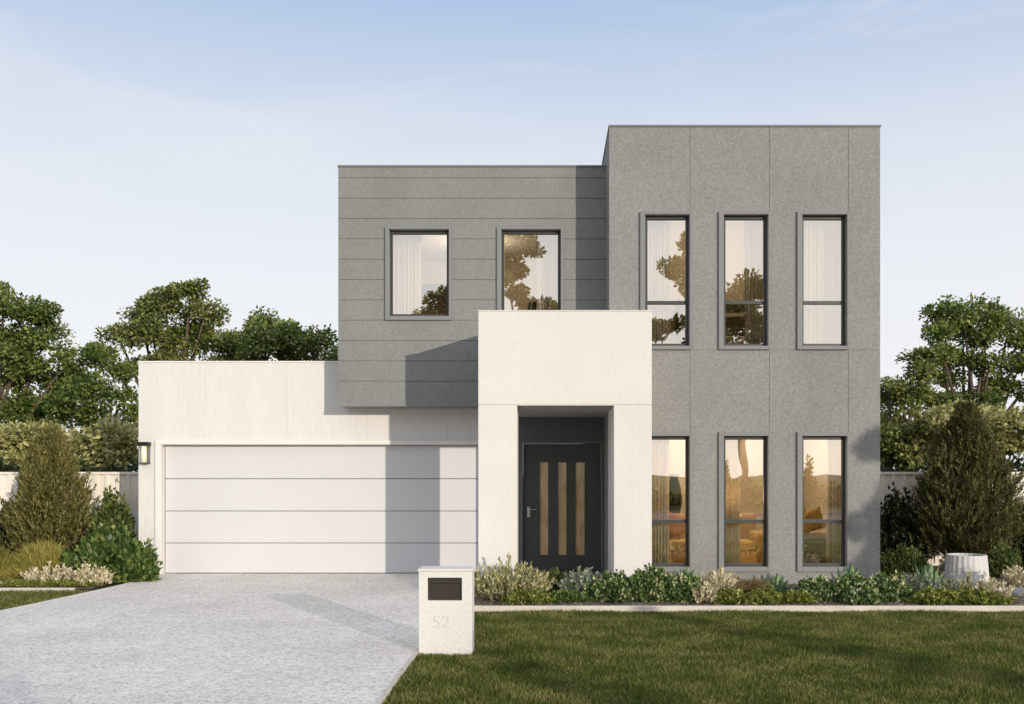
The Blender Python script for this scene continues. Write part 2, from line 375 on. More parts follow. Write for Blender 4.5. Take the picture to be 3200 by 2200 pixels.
P = np.stack([cx, cy, RNG.uniform(.03, .065, n)], 1); ax = rdir(n) * np.array([1, 1, .35])
tag(link('mulch_chips', np_mesh('mulch_chips', leaf_verts(P, ax, .045, .016, .1, np.tile([0, 0, 1.], (n, 1))), 4), M['chips']), 'brown bark chips spread over the garden beds', 'mulch', kind='stuff')
e = MB().box(-1.13, 12, 11.40, 11.475, -.05, .075)
tag(e.build('garden_edging', M['concrete'], bevel=.008), 'long pale concrete edging strip between the lawn and the front garden bed', 'edging')
e = MB().box(-16, -6.62, 13.40, 13.475, -.05, .05)
tag(e.build('garden_edging', M['concrete'], bevel=.008), 'short pale concrete edging strip left of the driveway', 'edging')
e = sheet('side_path', [(5.9, 12.7), (12, 12.7), (12, 13.3), (5.9, 13.3)], .075, M['paving'], thick=.1)

# lawn grass (nobody could count it)
def lawn(n, x0, x1, y0, y1, keep):
    p = np.stack([RNG.uniform(x0, x1, n), RNG.uniform(y0, y1, n), np.zeros(n)], 1); p = p[keep(p)]
    ax = rdir(len(p)) * .55 + np.array([0, 0, 1.]); hgt = .038 * (1 + .35 * np.sin(p[:, 0] * 3.1 + 1) * np.sin(p[:, 1] * 2.3))
    side = unit(np.cross(ax, rdir(len(p)))) * .0045
    tip = p + unit(ax) * (hgt * RNG.uniform(.6, 1.4, len(p)))[:, None]
    return np.stack([p - side, p + side, tip], 1).reshape(-1, 3)
C_ = lawn(40000, 3.5, 10.5, 6.0, 11.40, lambda p: p[:, 0] >= (p[:, 1] * .52 + .4))
A = lawn(234000, -1.168, 6.6, 6.0, 11.40, lambda p: p[:, 0] < (p[:, 1] * .52 + .4))
B = lawn(16000, -9.5, -6.2, 11.6, 13.39, lambda p: p[:, 0] < np.array([xl(y) for y in p[:, 1]]))
tag(link('grass', np_mesh('grass', np.concatenate([A, B, C_]), 3), M['grass']), 'short olive green lawn grass in front of the garden bed', 'grass', kind='stuff')

# ================================================================== HOUSE
house = empty('house', (0, 18, 0), 'modern two storey house with grey upper walls, white porch and white garage', 'house')
XT0, XT1, ZT = WX(1904, Yt), WX(2750.5, Yt), WZ(397, Yt)
XS0, ZS1, ZS0 = WX(1057, Ys), WZ(522.5, Ys), WZ(1263, Ys)
XG0, ZG = WX(433, Yg), WZ(1133, Yg)
XP0, XP1, ZP = WX(1494, Yp), WX(2037, Yp), WZ(972, Yp)
XO0, XO1, ZO = WX(1616, Yp), WX(1918, Yp), WZ(1267, Yp)
YB = 25.0
# --- windows: (trim rect, frame rect) in photo pixels on their wall plane
def win_rects(t, f, Y):
    return (WX(t[0], Y), WX(t[2], Y), WZ(t[3], Y), WZ(t[1], Y)), (WX(f[0], Y), WX(f[2], Y), WZ(f[3], Y), WZ(f[1], Y))
sid_w = [win_rects((1204, 710, 1411, 1001), (1217, 718, 1403, 988), Ys), win_rects((1553, 710, 1760, 1001), (1567, 718, 1752, 988), Ys)]
tow_u = [win_rects((a - 16, 662, b + 5, 1093), (a, 672, b, 1081), Yt) for a, b in ((2016, 2154), (2261, 2399), (2506, 2645))]
tow_l = [win_rects((a - 16, 1350, b + 5, 1786), (a, 1363, b, 1771), Yt) for a, b in ((2016, 2154), (2261, 2399), (2506, 2645))]
hole = lambda w: w[1]
# tower front
joints = [WX(2156, Yt), WX(2404, Yt), WX(2651, Yt)]
link('tower_wall', wall_grid(XT0, XT1, -.1, ZT, Yt, .22, [hole(w) for w in tow_u + tow_l], joints, [WZ(1094, Yt)], gw=.010, gd=.006), M['tower'], house)
MB().box(XT0, XT0 + .2, Yt + .22, YB, -.1, ZT).build('side_wall', M['tower'], house)
MB().box(XT1 - .2, XT1, Yt + .22, YB, -.1, ZT).build('side_wall', M['tower'], house)
MB().box(XT0 + .2, XT1 - .2, YB - .2, YB, -.1, ZT).build('rear_wall', M['tower'], house)
MB().box(XT0 + .2, XT1 - .2, Yt + .22, YB - .2, ZT - .45, ZT - .3).build('roof', M['cap_grey'], house)
MB().box(XT0 - .012, XT1 + .012, Yt - .014, Yt + .25, ZT, ZT + .03).box(XT0 - .012, XT0 + .22, Yt + .25, YB, ZT, ZT + .03).box(XT1 - .22, XT1 + .012, Yt + .25, YB, ZT, ZT + .03).build('parapet_cap', M['cap_grey'], house, bevel=.004)
# siding box
hg = [WZ(556, Ys) - i * .3165 for i in range(11)]
link('siding_wall', wall_grid(XS0, XT0, ZS0, ZS1, Ys, .2, [hole(w) for w in sid_w], (), hg, gw=.011, gd=.012), M['siding'], house)
MB().box(XS0, XS0 + .2, Ys + .2, YB, ZS0, ZS1).build('side_wall', M['siding'], house)
MB().box(XS0 + .2, XT0, Ys + .2, YB - .2, ZS1 - .4, ZS1 - .25).build('roof', M['cap_grey'], house)
MB().box(XS0 + .2, XT0, YB - .2, YB, ZS0, ZS1).build('rear_wall', M['siding'], house)
MB().box(XS0 - .01, XT0 - .002, Ys - .014, Ys + .22, ZS1, ZS1 + .03).box(XS0 - .01, XS0 + .22, Ys + .22, YB, ZS1, ZS1 + .03).build('parapet_cap', M['cap_grey'], house, bevel=.004)
MB().box(XS0 + .03, XT0, Ys + .02, Yg, ZS0 - .03, ZS0 - .002).build('soffit', M['soffit'], house)
MB().box(XS0 - .004, XT0 - .002, Ys - .012, Ys + .018, ZS0 - .035, ZS0 + .018).build('drip_edge', M['trim_grey'], house, bevel=.003)
# garage
XD0, XD1, ZD = WX(505, Yg), -1.08, WZ(1391, Yg)
seams = [WX(p, Yg) for p in (641, 896, 1147, 1400)]
link('garage_wall', wall_grid(XG0, -1.0, -.1, ZG, Yg, .2, [(XD0, XD1, -.2, ZD)], seams, (), gw=.009, gd=.006), M['garage_cladding'], house)
MB().box(XG0, XG0 + .2, Yg + .2, YB, -.1, ZG).build('side_wall', M['garage_cladding'], house)
MB().box(XG0 + .2, XS0, Yg + .2, YB, ZG - .35, ZG - .2).build('roof', M['cap_grey'], house)
MB().box(XG0 - .012, XS0 - .012, Yg - .014, Yg + .22, ZG, ZG + .025).box(XG0 - .012, XG0 + .22, Yg + .22, YB, ZG, ZG + .025).build('parapet_cap', M['white_trim'], house, bevel=.004)
t = MB()
xi = WX(487, Yg)
t.box(xi, XD0 - .002, Yg - .035, Yg - .002, .03, ZD + .075).box(XD0 - .002, XD1, Yg - .035, Yg - .002, ZD + .010, ZD + .075)
t.build('garage_trim', M['white_trim'], house, bevel=.004)
gdoor = MB().box(XD0 - .02, XD1 + .02, Yd + .045, Yd + .06, 0, ZD + .05).build('garage_door', M['cap_grey'], house)
zs = [.035, WZ(1697, Yd), WZ(1597, Yd), WZ(1496, Yd), ZD - .004]
for i in range(4):
    MB().box(XD0 + .012, XD1 - .012, Yd, Yd + .04, zs[i] + .0045, zs[i + 1] - .0045).build('door_panel', M['garage_door'], gdoor, bevel=.006)
MB().box(XD0 + .2, XD1 - .2, Yd - .004, Yd + .02, .018, .036).build('door_seal', M['frame'], gdoor)
# porch portal
pm = MB()
YPB = 13.535
pm.v = []; 
def prism(m, poly, z0, z1):
    n0 = len(m.v); n = len(poly)
    m.v += [(x, y, z0) for x, y in poly] + [(x, y, z1) for x, y in poly]
    m.f += [tuple(n0 + i for i in range(n))[::-1], tuple(n0 + n + i for i in range(n))] + [(n0 + i, n0 + (i + 1) % n, n0 + n + (i + 1) % n, n0 + n + i) for i in range(n)]
prism(pm, [(XP0, Yp), (XP1, Yp), (XP1, Yt - .003), (XT0 - .003, Yt - .003), (XT0 - .003, Ys - .016), (XP0, Ys - .016)], ZO + .012, ZP)
porch = pm.build('porch_block', M['white_render'], house, bevel=.010)
MB().box(XP0, XO0, Yp, YPB, -.05, ZO).build('porch_pillar', M['white_render'], house, bevel=.010)
MB().box(XO1, XP1, Yp, Yt - .003, -.05, ZO).build('porch_pillar', M['white_render'], house, bevel=.010)
MB().box(XP0 + .003, XP1 - .003, Yp + .003, YPB, ZO, ZO + .012).build('porch_joint', M['white_render'], house)
MB().box(XP0 - .008, XP1 + .008, Yp - .008, Yp + .2, ZP, ZP + .012).build('parapet_cap', M['white_trim'], house, bevel=.003)
MB().box(XO0 + .001, XO1 - .001, Yp + .10, Yt - .004, ZO - .010, ZO - .003).box(XP0 + .1, XT0 - .004, Yt, Yfd - .002, ZO - .010, ZO - .003).build('porch_ceiling', M['porch_ceiling'], house)
MB().box(XP0 + .02, XT0 - .004, Ys - .014, Yfd + .2, ZO, ZS0 - .036).build('porch_beam', M['soffit'], house)
MB().box(-1.0, XT0 - .004, Yp + .05, Yfd, -.02, .075).build('porch_floor', M['paving'], house, bevel=.006)
dx0, dx1, dz = WX(1634, Yfd), WX(1878, Yfd), WZ(1386, Yfd)
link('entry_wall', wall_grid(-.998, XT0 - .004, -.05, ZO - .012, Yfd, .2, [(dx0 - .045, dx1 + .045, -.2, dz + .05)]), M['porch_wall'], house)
df = MB().box(dx0 - .044, dx0, Yfd - .02, Yfd + .14, .078, dz + .049).box(dx1, dx1 + .044, Yfd - .02, Yfd + .14, .078, dz + .049).box(dx0, dx1, Yfd - .02, Yfd + .14, dz, dz + .049)
df.build('door_frame', M['cap_grey'], house, bevel=.004)
# front door with three narrow lights
slots = [(WX(1687, Yfd), WX(1713, Yfd)), (WX(1744, Yfd), WX(1770, Yfd)), (WX(1799, Yfd), WX(1827, Yfd))]
sz0, sz1 = WZ(1735, Yfd), WZ(1445, Yfd)
door = link('front_door', wall_grid(dx0 + .004, dx1 - .004, .085, dz - .004, Yfd + .05, .045, [(a, b, sz0, sz1) for a, b in slots]), M['door'], house)
for a, b in slots:
    MB().box(a, b, Yfd + .068, Yfd + .076, sz0, sz1).build('door_glass', M['amber'], door)
hx, hz = WX(1652, Yfd), WZ(1592, Yfd)
hd = MB().box(hx - .024, hx + .024, Yfd + .036, Yfd + .049, hz - .13, hz + .04).tube([(hx, Yfd + .036, hz), (hx, Yfd - .01, hz), (hx + .02, Yfd - .018, hz), (hx + .13, Yfd - .018, hz)], .011).tube([(hx, Yfd + .037, hz - .09), (hx, Yfd + .02, hz - .09)], .017, 12)
hd.build('door_handle', M['steel'], door, bevel=.002)
# windows
def window(w, Y, label_transom=None, name='window'):
    (tx0, tx1, tz0, tz1), (x0, x1, z0, z1) = w
    fw = .042; y0 = Y + .065; y1 = Y + .125
    m = MB()
    m.box(x0 + .002, x0 + fw, y0, y1, z0 + .002, z1 - .002).box(x1 - fw, x1 - .002, y0, y1, z0 + .002, z1 - .002)
    m.box(x0 + fw, x1 - fw, y0, y1, z0 + .002, z0 + fw).box(x0 + fw, x1 - fw, y0, y1, z1 - fw - .008, z1 - .002)
    if label_transom:
        m.box(x0 + fw, x1 - fw, y0 + .006, y1 - .004, label_transom - .026, label_transom + .026)
    f = m.build(name, M['frame'], house, bevel=.003)
    p = MB()
    if label_transom:
        p.box(x0 + fw, x1 - fw, y0 + .03, y0 + .034, z0 + fw, label_transom - .026).box(x0 + fw, x1 - fw, y0 + .03, y0 + .034, label_transom + .026, z1 - fw - .008)
    else: p.box(x0 + fw, x1 - fw, y0 + .03, y0 + .034, z0 + fw, z1 - fw - .008)
    # a single sheet of glass per opening (front faces only)
    g = MB()
    for i in range(0, len(p.v), 8):
        a = p.v[i]; b = p.v[i + 6]
        g.quad((a[0], a[1], a[2]), (b[0], a[1], a[2]), (b[0], a[1], b[2]), (a[0], a[1], b[2]))
    g.build('pane', M['glass'], f)
    t = MB(); pr = .038
    t.box(tx0, x0 - .001, Y - pr, Y - .001, tz0, tz1).box(x1 + .001, tx1, Y - pr, Y - .001, tz0, tz1)
    t.box(x0 - .001, x1 + .001, Y - pr, Y - .001, z1 + .001, tz1).box(x0 - .001, x1 + .001, Y - pr, Y - .001, tz0, z0 - .001)
    t.build('window_trim', M['trim_grey'], f, bevel=.004)
for w in sid_w: window(w, Ys)
for w in tow_u: window(w, Yt, WZ(943, Yt))
for w in tow_l: window(w, Yt, WZ(1630, Yt))
# rooms behind the windows
def room(x0, x1, y0, y1, z0, z1, name='interior_wall'):
    m = MB()
    m.quad((x0, y1, z0), (x1, y1, z0), (x1, y1, z1), (x0, y1, z1)).quad((x0, y0, z0), (x0, y1, z0), (x0, y1, z1), (x0, y0, z1)).quad((x1, y0, z0), (x1, y0, z1), (x1, y1, z1), (x1, y1, z0))
    m.build(name, M['interior_wall'], house)
    MB().quad((x0, y0, z1), (x1, y0, z1), (x1, y1, z1), (x0, y1, z1)).build('ceiling', M['interior_ceiling'], house)
    MB().quad((x0, y0, z0), (x1, y0, z0), (x1, y1, z0), (x0, y1, z0)).build('floor', M['floor_timber'], house)
room(XS0 + .21, XT0 - .01, Ys + .21, 18.6, 3.05, 5.75)
room(XT0 + .21, XT1 - .21, Yt + .23, 17.6, 3.15, 6.15)
room(XT0 + .21, XT1 - .21, Yt + .23, 17.6, .10, 2.85)

# ------------------------------------------------------------------ curtains
def curtain(x0, x1, z0, z1, y, label, folds=9, amp=.03, mat='curtain'):
    k = folds * 8; v = []; m = MB(); ph = random.random() * 6
    for i in range(k + 1):
        t = i / k; x = x0 + (x1 - x0) * t
        yy = y + amp * math.sin(t * folds * 2 * math.pi + ph) + amp * .4 * math.sin(t * folds * 3.7 + ph)
        m.v += [(x, yy, z0), (x + .01 * math.sin(i), yy * 1.0, z1)]
    for i in range(k): m.f.append((2 * i, 2 * i + 2, 2 * i + 3, 2 * i + 1))
    o = m.build('curtain', M[mat], smooth=True)
    s = o.modifiers.new('thickness', 'SOLIDIFY'); s.thickness = .004
    return tag(o, label, 'curtain', 'curtains behind the windows')
def cx_(px, Y=Yt + .35): return WX(px, Y)
curtain(WX(1215, Ys + .35), WX(1316, Ys + .35), 3.06, 5.74, Ys + .36, 'cream curtain at left side of the grey upstairs window above the garage')
curtain(WX(1676, Ys + .35), WX(1745, Ys + .35), 3.06, 5.74, Ys + .36, 'cream curtain at right side of the upstairs window above the porch')
curtain(cx_(2005), cx_(2092), 3.2, 6.1, Yt + .36, 'cream curtain at left side of the upper tower window nearest the porch')
curtain(cx_(2328), cx_(2396), 3.2, 6.1, Yt + .36, 'cream curtain at right side of the middle upper tower window')
curtain(cx_(2490), cx_(2660), 3.2, 6.1, Yt + .36, 'wide sheer cream curtain closed across the right upper tower window', folds=13)
curtain(cx_(2005), cx_(2092), .12, 2.8, Yt + .36, 'cream curtain in the ground floor window partly hidden by the porch')
curtain(cx_(2250), cx_(2313), .12, 2.8, Yt + .36, 'cream curtain at left side of the middle ground floor window')
curtain(cx_(2583), cx_(2655), .12, 2.8, Yt + .36, 'cream curtain at right side of the right ground floor window')

# ------------------------------------------------------------------ furniture seen through the glass
def pillow(c, w, h, t, mat, label, lean=.25, rot=0):
    bm = bmesh.new(); bmesh.ops.create_grid(bm, x_segments=10, y_segments=10, size=1)
    top = [v for v in bm.verts]; me = bpy.data.meshes.new('cushion')
    V = []; Fc = []
    n = 11
    for s in (1, -1):
        for j in range(n):
            for i in range(n):
                u, v = 2 * i / (n - 1) - 1, 2 * j / (n - 1) - 1
                pin = 1 - .10 * (1 - abs(u) ** 2) * (abs(v) > .99) - .10 * (1 - abs(v) ** 2) * (abs(u) > .99)
                th = t * .5 * ((1 - u ** 4) * (1 - v ** 4)) ** .5
                V.append(Vector((u * w / 2 * pin, -s * th, v * h / 2 * pin)))
        o0 = 0 if s == 1 else n * n
        for j in range(n - 1):
            for i in range(n - 1):
                a = o0 + j * n + i; Fc.append((a, a + 1, a + n + 1, a + n) if s == 1 else (a, a + n, a + n + 1, a + 1))
    bm.free()
    from mathutils import Matrix
    R = Matrix.Rotation(rot, 4, 'Y') @ Matrix.Rotation(-lean, 4, 'X')
    me.from_pydata([tuple(R @ v + Vector(c)) for v in V], [], Fc)
    me.polygons.foreach_set('use_smooth', [True] * len(me.polygons)); me.update()
    return tag(link('cushion', me, M[mat]), label, 'cushion')
ys = Yt + 1.3
sofa = empty('sofa', (2.4, ys + .4, .1), 'mustard yellow sofa seen through the left and middle ground floor windows', 'sofa')
sx0, sx1 = 1.55, 3.55
MB().box(sx0, sx1, ys, ys + .85, .16, .40).build('base', M['sofa'], sofa, bevel=.03)
MB().box(sx0 + .18, (sx0 + sx1) / 2 - .006, ys - .03, ys + .62, .40, .56).build('seat_cushion', M['sofa'], sofa, bevel=.045)
MB().box((sx0 + sx1) / 2 + .006, sx1 - .18, ys - .03, ys + .62, .40, .56).build('seat_cushion', M['sofa'], sofa, bevel=.045)
MB().box(sx0 + .02, sx1 - .02, ys + .62, ys + .87, .40, .98).build('backrest', M['sofa'], sofa, bevel=.06)
for a in (sx0 - .02, sx1 - .16): MB().box(a, a + .18, ys - .02, ys + .86, .16, .70).build('armrest', M['sofa'], sofa, bevel=.05)
for a in (sx0 + .06, sx1 - .06):
    for b in (ys + .06, ys + .78): MB().tube([(a, b, .10), (a, b, .17)], [.018, .026]).build('leg', M['dark_wood'], sofa)
pillow((2.05, ys + .48, .80), .46, .46, .16, 'cushion_rust', 'rust orange cushion on the mustard sofa behind the left ground floor window', .3, .3)
pillow((2.93, ys + .48, .78), .50, .42, .16, 'cushion_gold', 'gold cushion on the mustard sofa behind the middle ground floor window', .3, 0)
bench = empty('bench', (4.1, 15.2, .1), 'grey upholstered bench behind the right ground floor window', 'bench')
MB().box(3.72, 4.60, 14.98, 15.50, .14, .62).build('base', M['bench'], bench, bevel=.02)
MB().box(3.70, 4.62, 14.96, 15.52, .625, .72).build('seat', M['linen'], bench, bevel=.035)
pillow((3.90, 15.18, .92), .36, .38, .15, 'cushion_rust', 'rust cushion standing on the grey bench behind the right ground floor window', .2, .2)
pillow((4.17, 15.14, .91), .40, .36, .15, 'cushion_gold', 'gold cushion beside the rust one on the grey bench', .2, -.3)
lamp = empty('floor_lamp', (2.80, 14.95, .1), 'lit floor lamp with pale conical shade behind the middle ground floor window', 'lamp')
lx, ly = 2.80, 14.95
MB().lathe((lx, ly, .1), [(0, 0), (.15, 0), (.15, .02), (.02, .03), (0, .03)]).build('base', M['black'], lamp)
MB().tube([(lx, ly, .12), (lx, ly, 1.02)], .012).build('stem', M['black'], lamp)
MB().lathe((lx, ly, .98), [(.23, 0), (.10, .26)], 32).build('shade', M['lampshade'], lamp, smooth=True)
fl = empty('vase', (2.16, 15.9, .98), 'black tapered vase shape behind the ground floor window beside the porch', 'vase')
MB().lathe((2.16, 16.35, .98), [(0, 0), (.10, 0), (.14, .18), (.12, .42), (.07, .58), (.085, .66), (0, .66)], 24).build('body', M['black'], fl, smooth=True)
tag(MB().box(1.85, 2.5, 16.2, 16.55, .1, .977).build('cabinet', M['dark_wood'], bevel=.01), 'dark cabinet behind the sofa and under the black vase', 'cabinet')
def picture(x, z, w, h, y, label):
    r = empty('picture', (x, y, z), label, 'picture')
    MB().box(x - w / 2, x + w / 2, y - .03, y - .005, z - h / 2, z + h / 2).build('frame', M['black'], r, bevel=.004)
    MB().box(x - w / 2 + .04, x + w / 2 - .04, y - .036, y - .031, z - h / 2 + .04, z + h / 2 - .04).build('canvas', M['linen'], r)
picture(WX(2146, 17.6), WZ(1005, 17.6), .42, .72, 17.58, 'dark framed picture on the tan wall behind the left upper tower window')
bed = empty('bed', (3.2, 16.4, 3.15), 'bed with dark slatted headboard behind the middle upper tower window', 'bed')
MB().box(2.4, 3.9, 15.4, 17.3, 3.35, 3.62).build('base', M['dark_wood'], bed, bevel=.02)
MB().box(2.42, 3.88, 15.4, 17.25, 3.625, 3.86).build('mattress', M['linen'], bed, bevel=.06)
hb = MB()
for k in range(4): hb.box(2.35, 3.95, 17.32, 17.37, 3.9 + k * .22, 4.04 + k * .22)
hb.box(2.35, 2.42, 17.37, 17.42, 3.15, 4.8).box(3.88, 3.95, 17.37, 17.42, 3.15, 4.8).build('headboard', M['dark_wood'], bed)
pillow((2.85, 17.0, 4.05), .6, .4, .18, 'linen', 'pale pillow against the dark headboard upstairs', .5)
wd = empty('wardrobe', (-1.75, 18.2, 3.05), 'brown wardrobe behind the upstairs window above the garage', 'wardrobe')
MB().box(-2.5, -1.7, 18.0, 18.58, 3.06, 5.2).build('body', M['dark_wood'], wd, bevel=.01)
for a in (-2.48, -2.09): MB().box(a, a + .37, 17.975, 17.998, 3.12, 5.15).build('door', M['dark_wood'], wd, bevel=.006)
lp = empty('table_lamp', (-.22, 17.3, 3.8), 'black slender lamp behind the upstairs window above the porch', 'lamp')
MB().lathe((-.22, 17.3, 3.85), [(0, 0), (.09, 0), (.07, .05), (.03, .3), (.05, .55), (0, .6)], 16).build('base', M['black'], lp, smooth=True)
MB().lathe((-.22, 17.3, 4.45), [(.16, 0), (.11, .28)], 24).build('shade', M['black'], lp, smooth=True)
tag(MB().box(-.6, .2, 17.05, 17.55, 3.06, 3.845).build('chest', M['dark_wood'], bevel=.012), 'dark chest under the black lamp behind the upstairs window', 'chest')

def ceiling_lamp(x, y, z, e, label):
    r = empty('ceiling_lamp', (x, y, z), label, 'lamp', 'lit ceiling lamps indoors')
    MB().lathe((x, y, z - .09), [(0, 0), (.20, .012), (.22, .05), (.22, .085)], 32).build('diffuser', M['lampshade'], r, smooth=True)
    MB().lathe((x, y, z - .004), [(.235, 0), (.235, -.03), (.221, -.03)], 32).build('rim', M['steel'], r)
    d = bpy.data.lights.new('ceiling_light', 'POINT'); d.energy = e; d.color = (1, .88, .70); d.shadow_soft_size = .2
    o = bpy.data.objects.new('ceiling_light', d); COL.objects.link(o); o.location = (x, y, z - .35)
ceiling_lamp(-1.2, 16.9, 5.75, 50, 'warm lit ceiling lamp in the room above the garage')
ceiling_lamp(2.9, 16.1, 6.15, 50, 'warm lit ceiling lamp in the upper tower room')
ceiling_lamp(2.9, 16.2, 2.85, 105, 'warm lit ceiling lamp in the ground floor lounge')

# ------------------------------------------------------------------ wall lamp beside the garage door
lx0, lx1 = WX(436.5, Yg - .07), WX(468.5, Yg - .07); lz0, lz1 = WZ(1448.5, Yg - .07), WZ(1381.5, Yg - .07)
wl = empty('wall_lamp', ((lx0 + lx1) / 2, Yg - .04, lz0), 'small black wall lantern with pale glass left of the garage door', 'lamp')
MB().box(lx0 + .02, lx1 - .02, Yg - .022, Yg - .002, lz0 + .02, lz1 - .01).build('backplate', M['cap_grey'], wl, bevel=.003)
MB().box(lx0, lx1, Yg - .16, Yg - .022, lz1 - .062, lz1).build('cap', M['black'], wl, bevel=.004)
fr = MB().box(lx0 + .01, lx1 - .01, Yg - .15, Yg - .022, lz0, lz0 + .016)
for a in (lx0 + .01, lx1 - .016): fr.box(a, a + .006, Yg - .15, Yg - .142, lz0 + .016, lz1 - .062)
fr.build('frame', M['frame'], wl)
MB().tube([((lx0 + lx1) / 2, Yg - .09, lz0 + .016), ((lx0 + lx1) / 2, Yg - .09, lz1 - .062)], .048, 18).build('lamp_glass', M['wall_lamp_glass'], wl, smooth=True)

# ------------------------------------------------------------------ letterbox
Ym = 8.72
mx0, mx1, mz = WX(1308, Ym), WX(1475, Ym), WZ(1778, Ym); ym1 = Ym + .27
box = empty('letterbox', ((mx0 + mx1) / 2, Ym + .17, 0), 'white rendered letterbox pillar with dark slot and raised 52 on lawn edge', 'letterbox')
a, b, c, d = WX(1336, Ym), WX(1443, Ym), WZ(1877, Ym), WZ(1806, Ym)
link('pillar', wall_grid(mx0, mx1, -.03, mz - .022, Ym, ym1 - Ym, [(a, b, c, d)]), M['white_render'], box, bevel=.006)
MB().box(mx0 - .008, mx1 + .008, Ym - .008, ym1 + .008, mz - .021, mz).build('cap', M['white_render'], box, bevel=.006)
MB().box(a + .001, b - .001, Ym + .035, Ym + .05, c + .001, d - .001).build('slot_panel', M['slot'], box)
MB().box(a + .008, b - .008, Ym + .018, Ym + .034, d - .052, d - .012).build('slot_flap', M['slot'], box, bevel=.004)
cu = bpy.data.curves.new('house_number', 'FONT'); cu.body = '52'; cu.size = .165; cu.extrude = .003; cu.align_x = 'CENTER'; cu.space_character = 1.05
to = bpy.data.objects.new('house_number_text', cu); COL.objects.link(to)
bpy.context.view_layer.update()
me = bpy.data.meshes.new_from_object(to.evaluated_get(bpy.context.evaluated_depsgraph_get()))
bpy.data.objects.remove(to); bpy.data.curves.remove(cu)
nx, nz = WX(1381, Ym), WZ(1961, Ym)
for v in me.vertices: v.co = (v.co.x + nx, Ym - .003 - v.co.z, v.co.y + nz)
me.materials.clear(); me.name = 'house_number'
link('house_number', me, M['number'], box)

# ------------------------------------------------------------------ fences
def fence(x0, x1, y, label, mat='fence', z1=1.68, post=2.4):
    r = empty('fence', ((x0 + x1) / 2, y, 0), label, 'fence')
    m = MB(); x = x0; k = 0
    prof = [(0, 0), (.02, -.028), (.075, -.028), (.095, 0), (.19, 0)]
    pts = []
    while x < x1:
        for dx, dy in prof[:-1]:
            if x + dx <= x1: pts.append((x + dx, y + dy))
        x += .19
    pts.append((x1, y))
    for (xa, ya), (xb, yb) in zip(pts, pts[1:]): m.quad((xa, ya, .05), (xb, yb, .05), (xb, yb, z1 - .03), (xa, ya, z1 - .03))
    o = m.build('panel', M[mat], r); s = o.modifiers.new('thickness', 'SOLIDIFY'); s.thickness = .003; s.offset = 1
    MB().box(x0, x1, y - .045, y + .02, z1 - .045, z1).build('rail', M[mat], r, bevel=.005)
    MB().box(x0, x1, y - .045, y + .02, .02, .065).build('rail', M[mat], r, bevel=.005)
    nP = max(1, int(round((x1 - x0) / post)))
    for i in range(nP + 1):
        xp = x0 + .03 + (x1 - x0 - .06) * i / nP
        MB().box(xp - .03, xp + .03, y - .055, y + .03, 0, z1 + .01).build('post', M[mat], r, bevel=.004)
fence(-20, XG0 - .01, Yfence, 'cream ribbed steel fence left of the garage')
fence(XT1 + .01, 16, Yfence, 'cream ribbed steel fence right of the grey tower')

# ================================================================== VEGETATION
def lobes_to_leaves(lobes, leafL, leafW, dens, outward=.6, sub_r=.33):
    V = []; subs = []
    for (c, r) in lobes:
        c = np.array(c); r = np.array(r)
        ns = max(4, int(dens * (r[0] * r[2]) ** .9))
        d = rdir(ns); d[:, 2] = np.where(d[:, 2] < -.35, -d[:, 2], d[:, 2])
        rad = RNG.uniform(.25, 1.0, (ns, 1)) ** .55 * RNG.uniform(.85, 1.22, (ns, 1))
        sc = c + d * rad * r
        subs.append((c, sc))
        for q, dd in zip(sc, d):
            sr = sub_r * RNG.uniform(.6, 1.35); nl = int(RNG.integers(130, 210))
            o = unit(RNG.normal(size=(nl, 3))) * (RNG.uniform(0, 1, (nl, 1)) ** .5) * sr * np.array([1.25, 1.25, .85])
            p = q + o; ax = unit(o) * outward + dd * .35 + rdir(nl) * .6 + np.array([0, 0, -.15])
            V.append(leaf_verts(p, ax, leafL, leafW, .2, unit(o) * .7 + dd * .6 + np.array([.1, -.35, .5])))
    return np.concatenate(V), subs
def tree(label, Y, base_px, lobes_px, mat, leafL=.115, leafW=.075, dens=27, group='trees beyond the fence', name='tree', yr=1.3, zbase=0, base_x=None, lobes=None, trunk_r=.16, sub_r=.29, forkf=.55):
    bx = base_x if base_x is not None else WX(base_px, Y)
    if lobes is None:
        lobes = []
        for (px, py, rp) in lobes_px:
            rx = rp * Y / F; yo = random.uniform(-yr, yr) * .6
            yy = Y + yo
            lobes.append(((WX(px, yy), yy, WZ(py, yy)), (rx, max(rx * .9, .7), rx * .85)))
    r = empty(name, (bx, Y, zbase), label, 'tree', group)
    V, subs = lobes_to_leaves(lobes, leafL, leafW, dens, sub_r=sub_r)
    link('crown', np_mesh('crown', V, 4), M[mat], r)
    m = MB(); zs = [l[0][2] for l in lobes]; zfork = max(.9, min(zs) * forkf)
    top = Vector((sum(l[0][0] for l in lobes) / len(lobes), sum(l[0][1] for l in lobes) / len(lobes), 0))
    fk = Vector((bx * .8 + top.x * .2, Y, zfork))
    m.tube([(bx, Y, zbase - .1), (bx + .05, Y + .03, zfork * .5), fk], [trunk_r * 1.25, trunk_r, trunk_r * .85], 9)
    for (c, sc) in subs:
        c = Vector(c); mid = fk.lerp(c, .5) + Vector((random.uniform(-.2, .2), random.uniform(-.2, .2), -.15 * (c - fk).length * .3))
        m.tube([fk, mid, c], [trunk_r * .6, trunk_r * .35, trunk_r * .15], 6)
        for q in sc[:14]:
            q = Vector(q); m.tube([c, c.lerp(q, .5) + Vector((0, 0, .05)), q], [trunk_r * .14, .018, .008], 4, cap=False)
    m.build('trunk', M['bark'], r, smooth=True)
    return r
